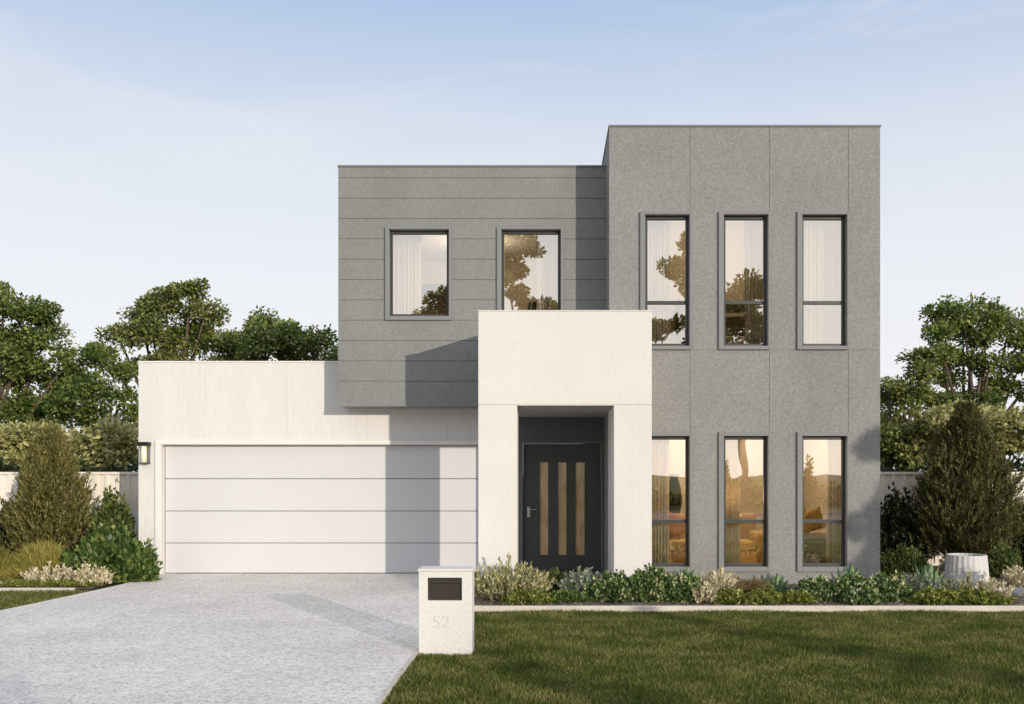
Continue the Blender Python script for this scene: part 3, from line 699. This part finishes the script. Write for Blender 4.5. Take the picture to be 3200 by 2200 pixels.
tree('tall dark tree at the left edge of the photo behind the fence', 27, -60,
     [(-90, 960, 110), (10, 960, 85), (100, 1010, 75), (130, 1090, 70), (40, 1090, 90), (-60, 1110, 110), (180, 1170, 60), (90, 1190, 85), (-20, 1220, 90), (210, 1240, 55), (130, 1290, 70), (20, 1320, 80)], 'leaf_tree')
tree('tallest rounded tree rising behind the left end of the garage roof', 28, 520,
     [(595, 925, 55), (520, 965, 65), (640, 985, 55), (440, 990, 60), (370, 1050, 55), (480, 1070, 75), (590, 1070, 85), (330, 1110, 50), (690, 1090, 70), (760, 1110, 55), (420, 1170, 45), (540, 1170, 80), (650, 1180, 70)], 'leaf_tree_b')
tree('small bushy tree against the sky just left of the grey siding wall', 25, 880,
     [(850, 1010, 42), (800, 1045, 45), (890, 1060, 50), (940, 1080, 42), (1000, 1085, 36), (830, 1110, 55), (930, 1130, 45), (1040, 1125, 20)], 'leaf_tree', dens=32)
tree('dense dark tree between the two tall left trees above the fence', 25.5, 310,
     [(300, 1150, 55), (260, 1220, 60), (350, 1240, 60), (400, 1190, 45), (210, 1290, 60), (310, 1320, 65), (400, 1330, 55), (130, 1360, 55)], 'leaf_tree')
tree('broad tree with bare forked limbs showing behind the right conical shrub', 27, 3020,
     [(3010, 985, 55), (2955, 1005, 48), (3085, 1010, 55), (2930, 1050, 40), (3010, 1060, 60), (3150, 1035, 55), (3080, 1080, 48), (3200, 1085, 60), (3030, 1130, 42), (2960, 1125, 36), (3090, 1150, 36), (2955, 1190, 26), (3180, 1160, 55), (3110, 1215, 30), (2985, 1275, 45), (3060, 1280, 45), (3250, 1150, 60), (3130, 1230, 45), (3230, 1240, 55)], 'leaf_tree')
tree('bushy olive tree right beside the grey tower wall', 25, 2820,
     [(2880, 1140, 36), (2925, 1115, 34), (2815, 1215, 42), (2880, 1185, 55), (2780, 1240, 48), (2850, 1270, 58), (2920, 1260, 42), (2930, 1330, 50), (2790, 1330, 55), (2860, 1370, 55)], 'leaf_tree_b')
# lighter shrubs just over the fence
def over_fence(px0, px1, py, Y, label, mat='leaf_pale', rp=42):
    k = max(2, int((px1 - px0) / 45)); lob = []
    for i in range(k):
        px = px0 + (px1 - px0) * (i + .5) / k
        for q, dy in ((0, 0), (1, 75)):
            lob.append((px + random.uniform(-14, 14), py + dy + random.uniform(-18, 18), rp * random.uniform(.8, 1.2)))
    tree(label, Y, (px0 + px1) / 2, lob, mat, leafL=.12, leafW=.07, dens=30, group='shrubs rising over the fence', name='tall_shrub', yr=.5, trunk_r=.07, sub_r=.26)
over_fence(-60, 110, 1370, 19.5, 'pale yellowish shrub over the fence at the far left edge')
over_fence(110, 240, 1395, 20.2, 'pale shrub over the fence directly behind the left conical shrub')
over_fence(240, 430, 1385, 19.6, 'pale shrub over the fence next to the left garage corner')
over_fence(2755, 2890, 1370, 20, 'greener shrub over the fence next to the grey tower', mat='leaf_tree_b')
over_fence(2890, 3060, 1330, 19.6, 'pale shrub over the fence behind the right conical shrub')
over_fence(3060, 3230, 1330, 20.2, 'pale shrub over the fence at the right edge of the photo')
# shade behind each fence, painted as a strip of dark leaves
def shade_band(px0, px1, Y, label, z1=1.93):
    x0, x1 = WX(px0, Y), WX(px1, Y); nl = int(2600 * (x1 - x0))
    p = np.stack([RNG.uniform(x0, x1, nl), Y + RNG.normal(0, .22, nl), RNG.uniform(.1, z1, nl)], 1)
    p[:, 2] *= 1 - .12 * np.abs(np.sin(p[:, 0] * 2.1))
    tag(link('shade_foliage', np_mesh('shade_foliage', leaf_verts(p, rdir(nl) + np.array([0, -.4, .3]), .12, .065, .2), 4), M['leaf_dark']), label, 'shade_foliage', 'painted shade bands')
shade_band(-80, 425, 18.1, 'painted shade band of dark leaves behind the cream fence left of the garage')
shade_band(2760, 3330, 18.1, 'painted shade band of dark leaves behind the cream fence right of the tower')

def dome(label, px0, px1, py, Y, mat, L_, W_, n, cat='shrub', name='shrub', group=None, lump=.16, flat=.0, depth=.85, up=.5, zb=.02, stems=True, dmax=.8):
    """mounded bush: leaves through an uneven dome"""
    x0, x1 = WX(px0, Y), WX(px1, Y); zt = WZ(py, Y); cx = (x0 + x1) / 2; rx = (x1 - x0) / 2; ry = min(rx * depth, dmax); rz = zt - zb
    d = rdir(n); d[:, 2] = np.abs(d[:, 2]); ph = RNG.uniform(0, 6, 6)
    az = np.arctan2(d[:, 1], d[:, 0])
    lm = 1 + lump * (np.sin(az * 3 + ph[0]) * np.cos(d[:, 2] * 5 + ph[1]) + .7 * np.sin(az * 7 + ph[2] + d[:, 2] * 6) + .5 * np.sin(d[:, 0] * 13 + ph[3]) * np.sin(d[:, 2] * 11 + ph[4]))
    rad = (RNG.uniform(.15, 1, n) ** .35) * lm
    p = np.stack([cx + d[:, 0] * rad * rx, Y + d[:, 1] * rad * ry, zb + np.maximum(d[:, 2] ** (1 - flat) * rad * rz, 0) * .95], 1)
    ax = d * .8 + rdir(n) * .7 + np.array([0, 0, up])
    V = leaf_verts(p, ax, L_, W_, .2, d + np.array([0, 0, .5]))
    r = empty(name, (cx, Y, 0), label, cat, group)
    link('foliage', np_mesh('foliage', V, 4), M[mat], r)
    if stems:
        m = MB()
        for k in range(9):
            q = p[RNG.integers(0, n)]; m.tube([(cx + random.uniform(-.15, .15) * rx, Y + random.uniform(-.1, .1), -.02), (cx * .5 + q[0] * .5, Y * .5 + q[1] * .5, q[2] * .55), tuple(q)], [.014, .010, .004], 5, cap=False)
        m.build('stem', M['twig'], r)
    return r
def sprig_verts(bases, axes, length, nl, L_, W_, spread=.45):
    k = len(bases); axes = unit(axes)
    t = np.tile(np.linspace(.05, 1, nl), k); b = np.repeat(bases, nl, 0); a = np.repeat(axes, nl, 0)
    ln = np.repeat(length * RNG.uniform(.7, 1.2, k), nl)
    p = b + a * (t * ln)[:, None]
    return leaf_verts(p, a + spread * rdir(k * nl) * 1.3, L_, W_, .15)
def conical(label, px_c, px_w, py_top, Y, mat, nspr=2300, prof=((0, .4), (.1, .85), (.28, 1.0), (.55, .74), (.8, .42), (1, .05)), L_=.075, W_=.019, nl=20, zb=.2, name='conical_shrub'):
    cx = WX(px_c, Y); rx = px_w * Y / F / 2; zt = WZ(py_top, Y)
    h = RNG.uniform(0, 1, nspr) ** .85; rp = np.interp(h, [a for a, _ in prof], [b for _, b in prof]) * rx
    az = RNG.uniform(0, 2 * math.pi, nspr); ph = RNG.uniform(0, 6, 3); lump = 1 + .13 * np.sin(az * 3 + ph[0] + h * 9) + .12 * np.sin(az * 5 + ph[1] - h * 14) + .08 * np.sin(h * 31 + ph[2])
    rr = rp * lump * np.sqrt(RNG.uniform(.06, 1, nspr)) * RNG.uniform(.8, 1.25, nspr)
    base = np.stack([cx + rr * np.cos(az), Y + rr * np.sin(az), zb + h * (zt - zb - .22)], 1)
    ax = np.stack([np.cos(az) * (.55 - .4 * h), np.sin(az) * (.55 - .4 * h), np.ones(nspr)], 1) + .42 * rdir(nspr)
    r = empty(name, (cx, Y, 0), label, 'shrub', 'conical shrubs')
    link('foliage', np_mesh('foliage', sprig_verts(base, ax, .22, nl, L_, W_), 4), M[mat], r)
    m = MB(); m.tube([(cx, Y, -.05), (cx + .02, Y, zb), (cx, Y, zb + .35 * (zt - zb))], [.05, .042, .02], 8)
    for k in range(26):
        q = base[RNG.integers(0, nspr)]; a = Vector((cx, Y, zb * random.uniform(.6, 1.6)))
        m.tube([a, a.lerp(Vector(q), .5) + Vector((0, 0, -.06)), tuple(q)], [.02, .012, .005], 5, cap=False)
    m.build('trunk', M['twig'], r, smooth=True)
    return r
def tuft(label, px0, px1, py, Y, mat, n, W_=.012, droop=.5, cat='grass tuft', name='grass_tuft', group=None, spread=.75):
    x0, x1 = WX(px0, Y), WX(px1, Y); zt = WZ(py, Y); cx = (x0 + x1) / 2; rx = (x1 - x0) / 2
    az = RNG.uniform(0, 6.283, n); s = np.sqrt(RNG.uniform(0, 1, n)); b = np.stack([cx + np.cos(az) * s * rx * .25, Y + np.sin(az) * s * rx * .25, np.full(n, .02)], 1)
    ax = np.stack([np.cos(az) * s * spread, np.sin(az) * s * spread, np.ones(n) * .9], 1)
    V = blades(b, ax, zt * 1.12, W_, droop)
    o = link(name, np_mesh(name, V, 5), M[mat]); return tag(o, label, cat, group)
def spiky(label, px0, px1, py, Y, mat, nspr, L_=.06, W_=.028, cat='shrub', name='upright_shrub', group=None, ln=.22, nl=14, spread=.5):
    """upright shrub of leafy stems"""
    x0, x1 = WX(px0, Y), WX(px1, Y); zt = WZ(py, Y); cx = (x0 + x1) / 2; rx = (x1 - x0) / 2
    az = RNG.uniform(0, 6.283, nspr); s = np.sqrt(RNG.uniform(0, 1, nspr)); hmax = (zt - ln * .9) * (1 - .62 * s ** 1.6) * RNG.uniform(.65, 1.08, nspr)
    base = np.stack([cx + np.cos(az) * s * rx, Y + np.sin(az) * s * min(rx, .5), np.maximum(hmax * RNG.uniform(.25, 1, nspr), .02)], 1)
    ax = np.stack([np.cos(az) * s * .55, np.sin(az) * s * .55, np.ones(nspr)], 1) + .25 * rdir(nspr)
    r = empty(name, (cx, Y, 0), label, cat, group)
    link('foliage', np_mesh('foliage', sprig_verts(base, ax, ln, nl, L_, W_, spread), 4), M[mat], r)
    m = MB()
    for q in base[:14]: m.tube([(cx + (q[0] - cx) * .3, Y, -.02), tuple((Vector(q) + Vector((cx, Y, 0))) / 2), tuple(q)], [.009, .007, .004], 5, cap=False)
    m.build('stem', M['twig'], r)
    return r
def rosette(label, px, w_px, py, Y, name='agave', mat='leaf_agave'):
    cx = WX(px, Y); zt = WZ(py, Y); Ln = max(zt - .05, .2); m = MB()
    for k in range(26):
        az = k * 2.39996; el = math.radians(25 + 62 * (k / 25)); L_ = Ln * (1.0 - .12 * math.sin(k)); w = L_ * .15
        d = Vector((math.cos(az) * math.cos(el), math.sin(az) * math.cos(el), math.sin(el))); s = d.cross(Vector((0, 0, 1))).normalized(); u = s.cross(d)
        b = Vector((cx, Y, .05)) + Vector((math.cos(az), math.sin(az), 0)) * .02
        ring = [(0, .55), (.3, 1.0), (.65, .75), (1, .02)]; n0 = len(m.v)
        for t, ww in ring:
            p = b + d * (L_ * t) - u * (.10 * L_ * (1 - t) * t)
            m.v += [tuple(p - s * w * ww + u * w * .25 * ww), tuple(p - u * w * .25 * ww), tuple(p + s * w * ww + u * w * .25 * ww)]
        for i in range(3):
            a = n0 + 3 * i; m.f += [(a, a + 1, a + 4, a + 3), (a + 1, a + 2, a + 5, a + 4)]
    o = m.build(name, M[mat], smooth=True); s = o.modifiers.new('thickness', 'SOLIDIFY'); s.thickness = .006
    return tag(o, label, 'agave', 'agaves in the front bed')

# left garden
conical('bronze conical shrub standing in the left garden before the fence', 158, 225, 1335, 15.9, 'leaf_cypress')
dome('rounded green bush behind the glossy bush beside the garage corner', 285, 425, 1548, 15.9, 'leaf_bush_b', .085, .05, 5200)
dome('glossy bright green bush at the lower left corner of the garage', 236, 425, 1672, 14.75, 'leaf_bush', .105, .06, 4600, lump=.26)
dome('small glossy bush spreading from the larger one onto the driveway corner', 372, 484, 1712, 14.55, 'leaf_bush', .10, .058, 2400, lump=.26)
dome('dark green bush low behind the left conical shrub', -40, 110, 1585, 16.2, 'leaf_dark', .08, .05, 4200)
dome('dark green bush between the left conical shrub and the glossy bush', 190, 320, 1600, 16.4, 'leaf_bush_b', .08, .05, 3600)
dome('round yellow green grass tuft at the foot of the left conical shrub', 42, 222, 1712, 14.7, 'leaf_tuft', .17, .009, 7500, cat='grass tuft', name='grass_tuft', group='yellow green grass tufts', lump=.05, up=.9, stems=False)
dome('yellow green grass tuft cut by the left edge of the photo', -110, 40, 1718, 14.5, 'leaf_tuft', .17, .009, 6000, cat='grass tuft', name='grass_tuft', group='yellow green grass tufts', lump=.05, up=.9, stems=False)
spiky('row of cream flower spikes along the left bed in front of the grass tuft', 100, 240, 1758, 14.1, 'leaf_cream', 80, .06, .032, cat='flowers', name='cream_flowers', ln=.14, nl=12)
spiky('cream flower spikes below the glossy bush in the left bed', 225, 345, 1758, 13.95, 'leaf_cream', 70, .06, .032, cat='flowers', name='cream_flowers', ln=.14, nl=12)
dome('low olive groundcover mat along the left bed edging', -60, 330, 1815, 13.8, 'leaf_lime', .035, .022, 3200, name='groundcover', cat='groundcover', flat=.5, depth=.18, stems=False)

# right side garden
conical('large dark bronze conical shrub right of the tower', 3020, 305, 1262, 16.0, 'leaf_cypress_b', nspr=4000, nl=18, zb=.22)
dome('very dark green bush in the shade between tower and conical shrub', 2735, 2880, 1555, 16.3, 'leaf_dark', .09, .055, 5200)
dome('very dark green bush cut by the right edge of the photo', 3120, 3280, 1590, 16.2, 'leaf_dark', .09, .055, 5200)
dome('low olive bush at the foot of the tower right corner', 2755, 2900, 1712, 15.3, 'leaf_bush_b', .06, .03, 3000)
pot = empty('planter_pot', (WX(3020, 14.6), 14.6, 0), 'white ribbed planter pot before the right conical shrub', 'pot')
pz = WZ(1733, 14.6)
MB().lathe((WX(3020, 14.6), 14.6, 0), [(.0, 0), (.315, 0), (.305, .15), (.285, pz - .03), (.282, pz), (.25, pz), (.25, pz - .06)], 96, 24, .03).build('body', M['pot'], pot)
MB().lathe((WX(3020, 14.6), 14.6, 0), [(.25, pz - .055), (0, pz - .045)], 24).build('soil', M['soil'], pot)
dome('small dark bush right of the white planter pot', 3080, 3190, 1700, 15.0, 'leaf_bush_b', .06, .03, 2400)

# front bed, left to right
spiky('cream feathery shrub left of the front door beside the letterbox', 1492, 1692, 1742, 12.35, 'leaf_olive', 230, .07, .026, ln=.22, nl=16)
dome('lime green low groundcover under the cream feathery shrub', 1562, 1728, 1846, 11.95, 'leaf_lime', .04, .026, 2200, name='groundcover', cat='groundcover', depth=.5, stems=False)
dome('dull grey green shrub in the porch opening before the front door', 1668, 1800, 1788, 12.75, 'leaf_bush_b', .05, .03, 2200, depth=.5)
spiky('silver grey leafy shrub in front of the front door', 1765, 1862, 1766, 12.45, 'leaf_grey', 85, .06, .03, ln=.18)
spiky('thin silver green shrub against the right porch pillar', 1850, 1925, 1790, 12.5, 'leaf_grey', 55, .05, .028, ln=.16)
dome('small bright green groundcover patch below the silver shrub', 1690, 1850, 1850, 12.05, 'leaf_bush', .04, .026, 1800, name='groundcover', cat='groundcover', depth=.5, stems=False)
G = 'speckled groundcover mounds'
def mound(px0, px1, py, Y, label, n=3000, mat='leaf_speckle'): dome(label, px0, px1, py, Y, mat, .048, .040, n, name='groundcover', cat='groundcover', group=G, depth=.6, flat=.25, stems=False)
mound(1835, 1990, 1800, 12.15, 'speckled green mound at the foot of the right porch pillar')
mound(1960, 2105, 1780, 12.1, 'taller speckled green mound right of the porch pillar')
mound(2060, 2200, 1800, 12.05, 'speckled green mound below the ground floor window beside the porch')
rosette('green agave below the ground floor window nearest the porch', 2143, 80, 1776, 12.9)
spiky('cream spiky shrub below the left edge of the middle ground floor window', 2205, 2275, 1768, 12.3, 'leaf_cream', 60, .09, .03, ln=.2, nl=12)
spiky('cream pink low shrub right of the speckled mounds', 2160, 2240, 1815, 12.0, 'leaf_cream', 45, .05, .03, ln=.15)
tuft('brown straw grass tuft below the middle ground floor window', 2270, 2400, 1795, 12.6, 'leaf_straw', 1500, .007, .7, group='straw grass tufts')
tuft('smaller straw grass tuft beside the cream spiky shrub', 2235, 2330, 1810, 12.35, 'leaf_straw', 1000, .007, .7, group='straw grass tufts')
rosette('green agave between the middle and right ground floor windows', 2425, 80, 1796, 12.6)
dome('dark low bush around the middle agave', 2385, 2475, 1835, 12.75, 'leaf_dark', .04, .03, 1200, depth=.6, stems=False)
mound(2225, 2345, 1850, 11.95, 'lime groundcover mat under the cream spiky shrub', 2000, 'leaf_lime')
mound(2330, 2450, 1848, 11.93, 'lime groundcover mat in front of the straw grass', 2000, 'leaf_lime')
mound(2440, 2540, 1855, 11.92, 'lime groundcover mat in front of the middle agave', 1700, 'leaf_lime')
mound(2480, 2620, 1815, 12.15, 'speckled green mound below the right ground floor window', 2800)
mound(2590, 2740, 1800, 12.1, 'speckled green mound below the tower right corner', 3000)
mound(2710, 2850, 1805, 12.15, 'speckled green mound right of the tower corner', 2800)
mound(2640, 2760, 1845, 11.9, 'low speckled mound beside the edging under the tower corner', 1800)
rosette('green agave below the right edge of the right ground floor window', 2655, 80, 1770, 12.9)
spiky('cream shrub at the foot of the tower right corner', 2720, 2800, 1775, 12.45, 'leaf_cream', 50, .05, .03, ln=.16)
spiky('silver shrub beside the right agave', 2835, 2890, 1768, 12.9, 'leaf_grey', 45, .05, .028, ln=.15)
rosette('pale green agave right of the tower among silver shrubs', 2900, 80, 1764, 13.0)
spiky('silver grey bushy shrub in front of the white planter pot', 2900, 3010, 1795, 12.4, 'leaf_grey', 90, .045, .026, ln=.15)
spiky('cream grassy shrub below the white planter pot', 2985, 3060, 1790, 12.3, 'leaf_olive', 70, .06, .026, ln=.18)
spiky('cream orange shrub right of the white planter pot', 3050, 3140, 1798, 12.0, 'leaf_cream', 70, .06, .03, ln=.18)
spiky('cream shrub against the right edge of the photo', 3150, 3220, 1760, 13.6, 'leaf_cream', 60, .06, .03, ln=.18)
mound(2850, 2990, 1845, 11.95, 'olive groundcover mat below the silver shrub', 2200, 'leaf_lime')
mound(2970, 3150, 1850, 11.9, 'olive groundcover mat below the cream orange shrub', 2400, 'leaf_lime')

# trees across the street (seen mirrored in the windows) and the tree whose shade falls on the tower
def street_tree(x, y, z0, z1, w, label, mat='leaf_tree_b', nl=9):
    lob = []
    for k in range(nl):
        t = k / (nl - 1); a = k * 2.4; rr = w * .42 * math.sin(math.pi * (.2 + .75 * t)) + .1
        lob.append(((x + math.cos(a) * rr, y + math.sin(a) * rr, z0 + (z1 - z0) * (.12 + .8 * t)), (w * .27, w * .27, w * .24)))
    tree(label, y, 0, None, mat, leafL=.24, leafW=.16, dens=9, group='trees across the street', name='street_tree', base_x=x, lobes=lob, trunk_r=.17, sub_r=.42, forkf=.85)
street_tree(-2.1, -16, 2.4, 13.0, 4.6, 'tall tree across the street mirrored in the window above the porch')
street_tree(-5.2, -17, 2.2, 10.6, 3.6, 'rounded tree across the street mirrored in the window above the garage')
street_tree(2.2, -18, 3.4, 7.8, 4.2, 'low tree across the street mirrored in the window beside the porch')
street_tree(6.6, -16, 3.2, 12.8, 3.0, 'tall slim tree across the street mirrored in the left upper tower window')
street_tree(9.3, -17, 3.2, 10.6, 3.8, 'spreading tree across the street mirrored in the middle tower windows')
VERGE = ('shrub across the street farthest from the lawn tree', 'lowest shrub across the street beside the rounded tree', 'tall shrub across the street opposite the front door',
         'small shrub across the street between two trees opposite the porch', 'tallest shrub across the street behind the spreading tree', 'rounded shrub across the street right of all the trees there')
for k, (hx_, hw_, hh_) in enumerate(((-9, 5, 1.0), (-4.2, 5, .7), (.6, 5, 1.2), (5.2, 4.4, .8), (9.8, 5, 1.3), (14.6, 5, .9))):
    yy = -21.5; px0, px1 = hx_ - hw_ / 2, hx_ + hw_ / 2; nl = 2600
    p = np.stack([RNG.uniform(px0, px1, nl), yy + RNG.normal(0, .5, nl), RNG.uniform(0, 1, nl)], 1); u = (p[:, 0] - px0) / hw_
    p[:, 2] *= hh_ * (.55 + .45 * np.sin(u * math.pi) + .12 * np.sin(u * 17 + k))
    tag(link('verge_shrub', np_mesh('verge_shrub', leaf_verts(p, rdir(nl) + np.array([0, .3, .4]), .3, .2, .2), 4), M['leaf_tree_b']), VERGE[k], 'shrub', 'shrubs across the street')
for k, (sx_, sy_, sw_, sh_, lab) in enumerate(((5.35, -.4, .42, 1.75, 'narrow unseen shrub added so its long shade crosses the lawn beside the letterbox'), (7.2, 2.0, .40, 1.85, 'narrow unseen shrub added at the right lawn edge so its long shade crosses the middle of the lawn'), (1.5, -1.5, .75, 1.8, 'unseen shrub added beside the driveway mouth so its shade falls on the near left driveway corner'))):  # out-of-view bushes added to cast shade bands on lawn and driveway
    nl = 5200; d = rdir(nl); d[:, 2] = np.abs(d[:, 2]); q = RNG.uniform(.2, 1, (nl, 1)) ** .45
    p = np.array([sx_, sy_, .05]) + d * q * np.array([sw_, min(.6, sw_), sh_]) * (1 + .15 * np.sin(d[:, :1] * 9 + k) * np.sin(d[:, 2:] * 8))
    tag(link('shade_bush', np_mesh('shade_bush', leaf_verts(p, d + rdir(nl), .10, .06, .2), 4), M['leaf_bush_b']), lab, 'shrub', 'unseen bushes added for their shade')
tree('small leafy tree out on the lawn whose shade dapples the tower corner', 5.0, 0, None, 'leaf_tree', leafL=.12, leafW=.07, dens=22, group=None, name='lawn_tree', base_x=11.2, zbase=0,
     lobes=[((10.85, 5, 1.75), (.42, .5, .35)), ((10.75, 5.1, 2.55), (.30, .4, .30)), ((11.3, 4.8, 2.2), (.5, .5, .5)), ((11.15, 5, 3.1), (.40, .4, .4)), ((10.98, 5, 3.75), (.16, .2, .16)), ((11.8, 5, 2.6), (.6, .6, .6))], trunk_r=.06, sub_r=.2)

# ================================================================== LIGHT
w = bpy.data.worlds.new('World'); SC.world = w; w.use_nodes = True
nt = w.node_tree; bg = nt.nodes['Background']
sky = N(nt, 'ShaderNodeTexSky', sky_type='NISHITA'); sky.sun_disc = False
sky.sun_elevation = SUN_EL
# sun stands behind the camera (-Y) and to the right (+X)
sky.sun_rotation = math.pi - SUN_AZ
sky.air_density = 1.0; sky.dust_density = 1.5; sky.ozone_density = 2.0
# thin high haze over the clear sky: pale towards the horizon, bluer overhead, brighter and warmer towards the low sun
tcw = N(nt, 'ShaderNodeTexCoord'); nrm = N(nt, 'ShaderNodeVectorMath', operation='NORMALIZE'); L(nt, tcw.outputs['Generated'], nrm.inputs[0])
sep = N(nt, 'ShaderNodeSeparateXYZ'); L(nt, nrm.outputs[0], sep.inputs[0])
hz = ramp(nt, [(0, (.915, .92, .94)), (.10, (.925, .932, .955)), (.20, (.89, .905, .945)), (.31, (.77, .815, .905)), (.44, (.46, .595, .83)), (.62, (.58, .66, .80)), (1, (.74, .78, .83))])
L(nt, sep.outputs['Z'], hz.inputs['Fac'])
dt = N(nt, 'ShaderNodeVectorMath', operation='DOT_PRODUCT'); L(nt, nrm.outputs[0], dt.inputs[0])
dt.inputs[1].default_value = (math.sin(SUN_AZ) * math.cos(SUN_EL), -math.cos(SUN_AZ) * math.cos(SUN_EL), math.sin(SUN_EL))
gm = N(nt, 'ShaderNodeMapRange', interpolation_type='SMOOTHSTEP'); gm.inputs[1].default_value = .1; gm.inputs[2].default_value = 1.0; gm.inputs[3].default_value = 0; gm.inputs[4].default_value = SUN_GLOW
L(nt, dt.outputs['Value'], gm.inputs[0])
gc = N(nt, 'ShaderNodeVectorMath', operation='SCALE'); gc.inputs[0].default_value = (1.0, .955, .87); L(nt, gm.outputs[0], gc.inputs['Scale'])
ah = N(nt, 'ShaderNodeVectorMath', operation='ADD'); cm = N(nt, 'ShaderNodeMapping'); cm.inputs['Scale'].default_value = (1.1, 1.1, 5.5); cm.inputs['Rotation'].default_value = (.15, .1, .4); L(nt, nrm.outputs[0], cm.inputs['Vector'])
cn = N(nt, 'ShaderNodeTexNoise'); cn.inputs['Scale'].default_value = 2.6; cn.inputs['Detail'].default_value = 9; cn.inputs['Roughness'].default_value = .62; cn.inputs['Distortion'].default_value = .6; L(nt, cm.outputs[0], cn.inputs['Vector'])
cr = N(nt, 'ShaderNodeMapRange', interpolation_type='SMOOTHSTEP'); cr.inputs[1].default_value = .46; cr.inputs[2].default_value = .76; cr.inputs[3].default_value = 0; cr.inputs[4].default_value = .48; L(nt, cn.outputs['Fac'], cr.inputs[0])
cl = N(nt, 'ShaderNodeMix', data_type='RGBA'); cl.inputs['B'].default_value = (.90, .90, .93, 1); L(nt, cr.outputs[0], cl.inputs['Factor']); L(nt, hz.outputs['Color'], cl.inputs['A'])
L(nt, cl.outputs['Result'], ah.inputs[0]); L(nt, gc.outputs[0], ah.inputs[1])
hs = N(nt, 'ShaderNodeVectorMath', operation='SCALE'); hs.inputs['Scale'].default_value = 1 / .15; L(nt, ah.outputs[0], hs.inputs[0])
mxs = N(nt, 'ShaderNodeMix', data_type='RGBA'); mxs.inputs['Factor'].default_value = .92
L(nt, sky.outputs[0], mxs.inputs['A']); L(nt, hs.outputs[0], mxs.inputs['B'])
L(nt, mxs.outputs['Result'], bg.inputs['Color']); bg.inputs['Strength'].default_value = .15
sd = bpy.data.lights.new('sun', 'SUN'); sd.energy = 2.9; sd.angle = math.radians(.6); sd.color = (1, .90, .77)
so = bpy.data.objects.new('sun', sd); COL.objects.link(so)
to_sun = Vector((math.sin(SUN_AZ) * math.cos(SUN_EL), -math.cos(SUN_AZ) * math.cos(SUN_EL), math.sin(SUN_EL)))
so.rotation_euler = to_sun.to_track_quat('Z', 'Y').to_euler(); so.location = to_sun * 30
pl = bpy.data.lights.new('lamp_light', 'POINT'); pl.energy = 22; pl.color = (1, .78, .5); pl.shadow_soft_size = .08
po = bpy.data.objects.new('lamp_light', pl); COL.objects.link(po); po.location = (lx, ly + .02, 1.3)

# ================================================================== CAMERA
cd = bpy.data.cameras.new('camera'); cd.sensor_width = 36; cd.lens = 36 * F / 3200
cd.shift_x = (1600 - XV) / 3200; cd.shift_y = (YV - 1100) / 3200; cd.clip_end = 3000; cd.clip_start = .1
co = bpy.data.objects.new('camera', cd); COL.objects.link(co); co.location = (0, 0, H); co.rotation_euler = (math.pi / 2, 0, 0)
SC.camera = co
SC.view_settings.view_transform = 'Standard'; SC.view_settings.look = 'None'; SC.view_settings.exposure = 0; SC.view_settings.gamma = 1
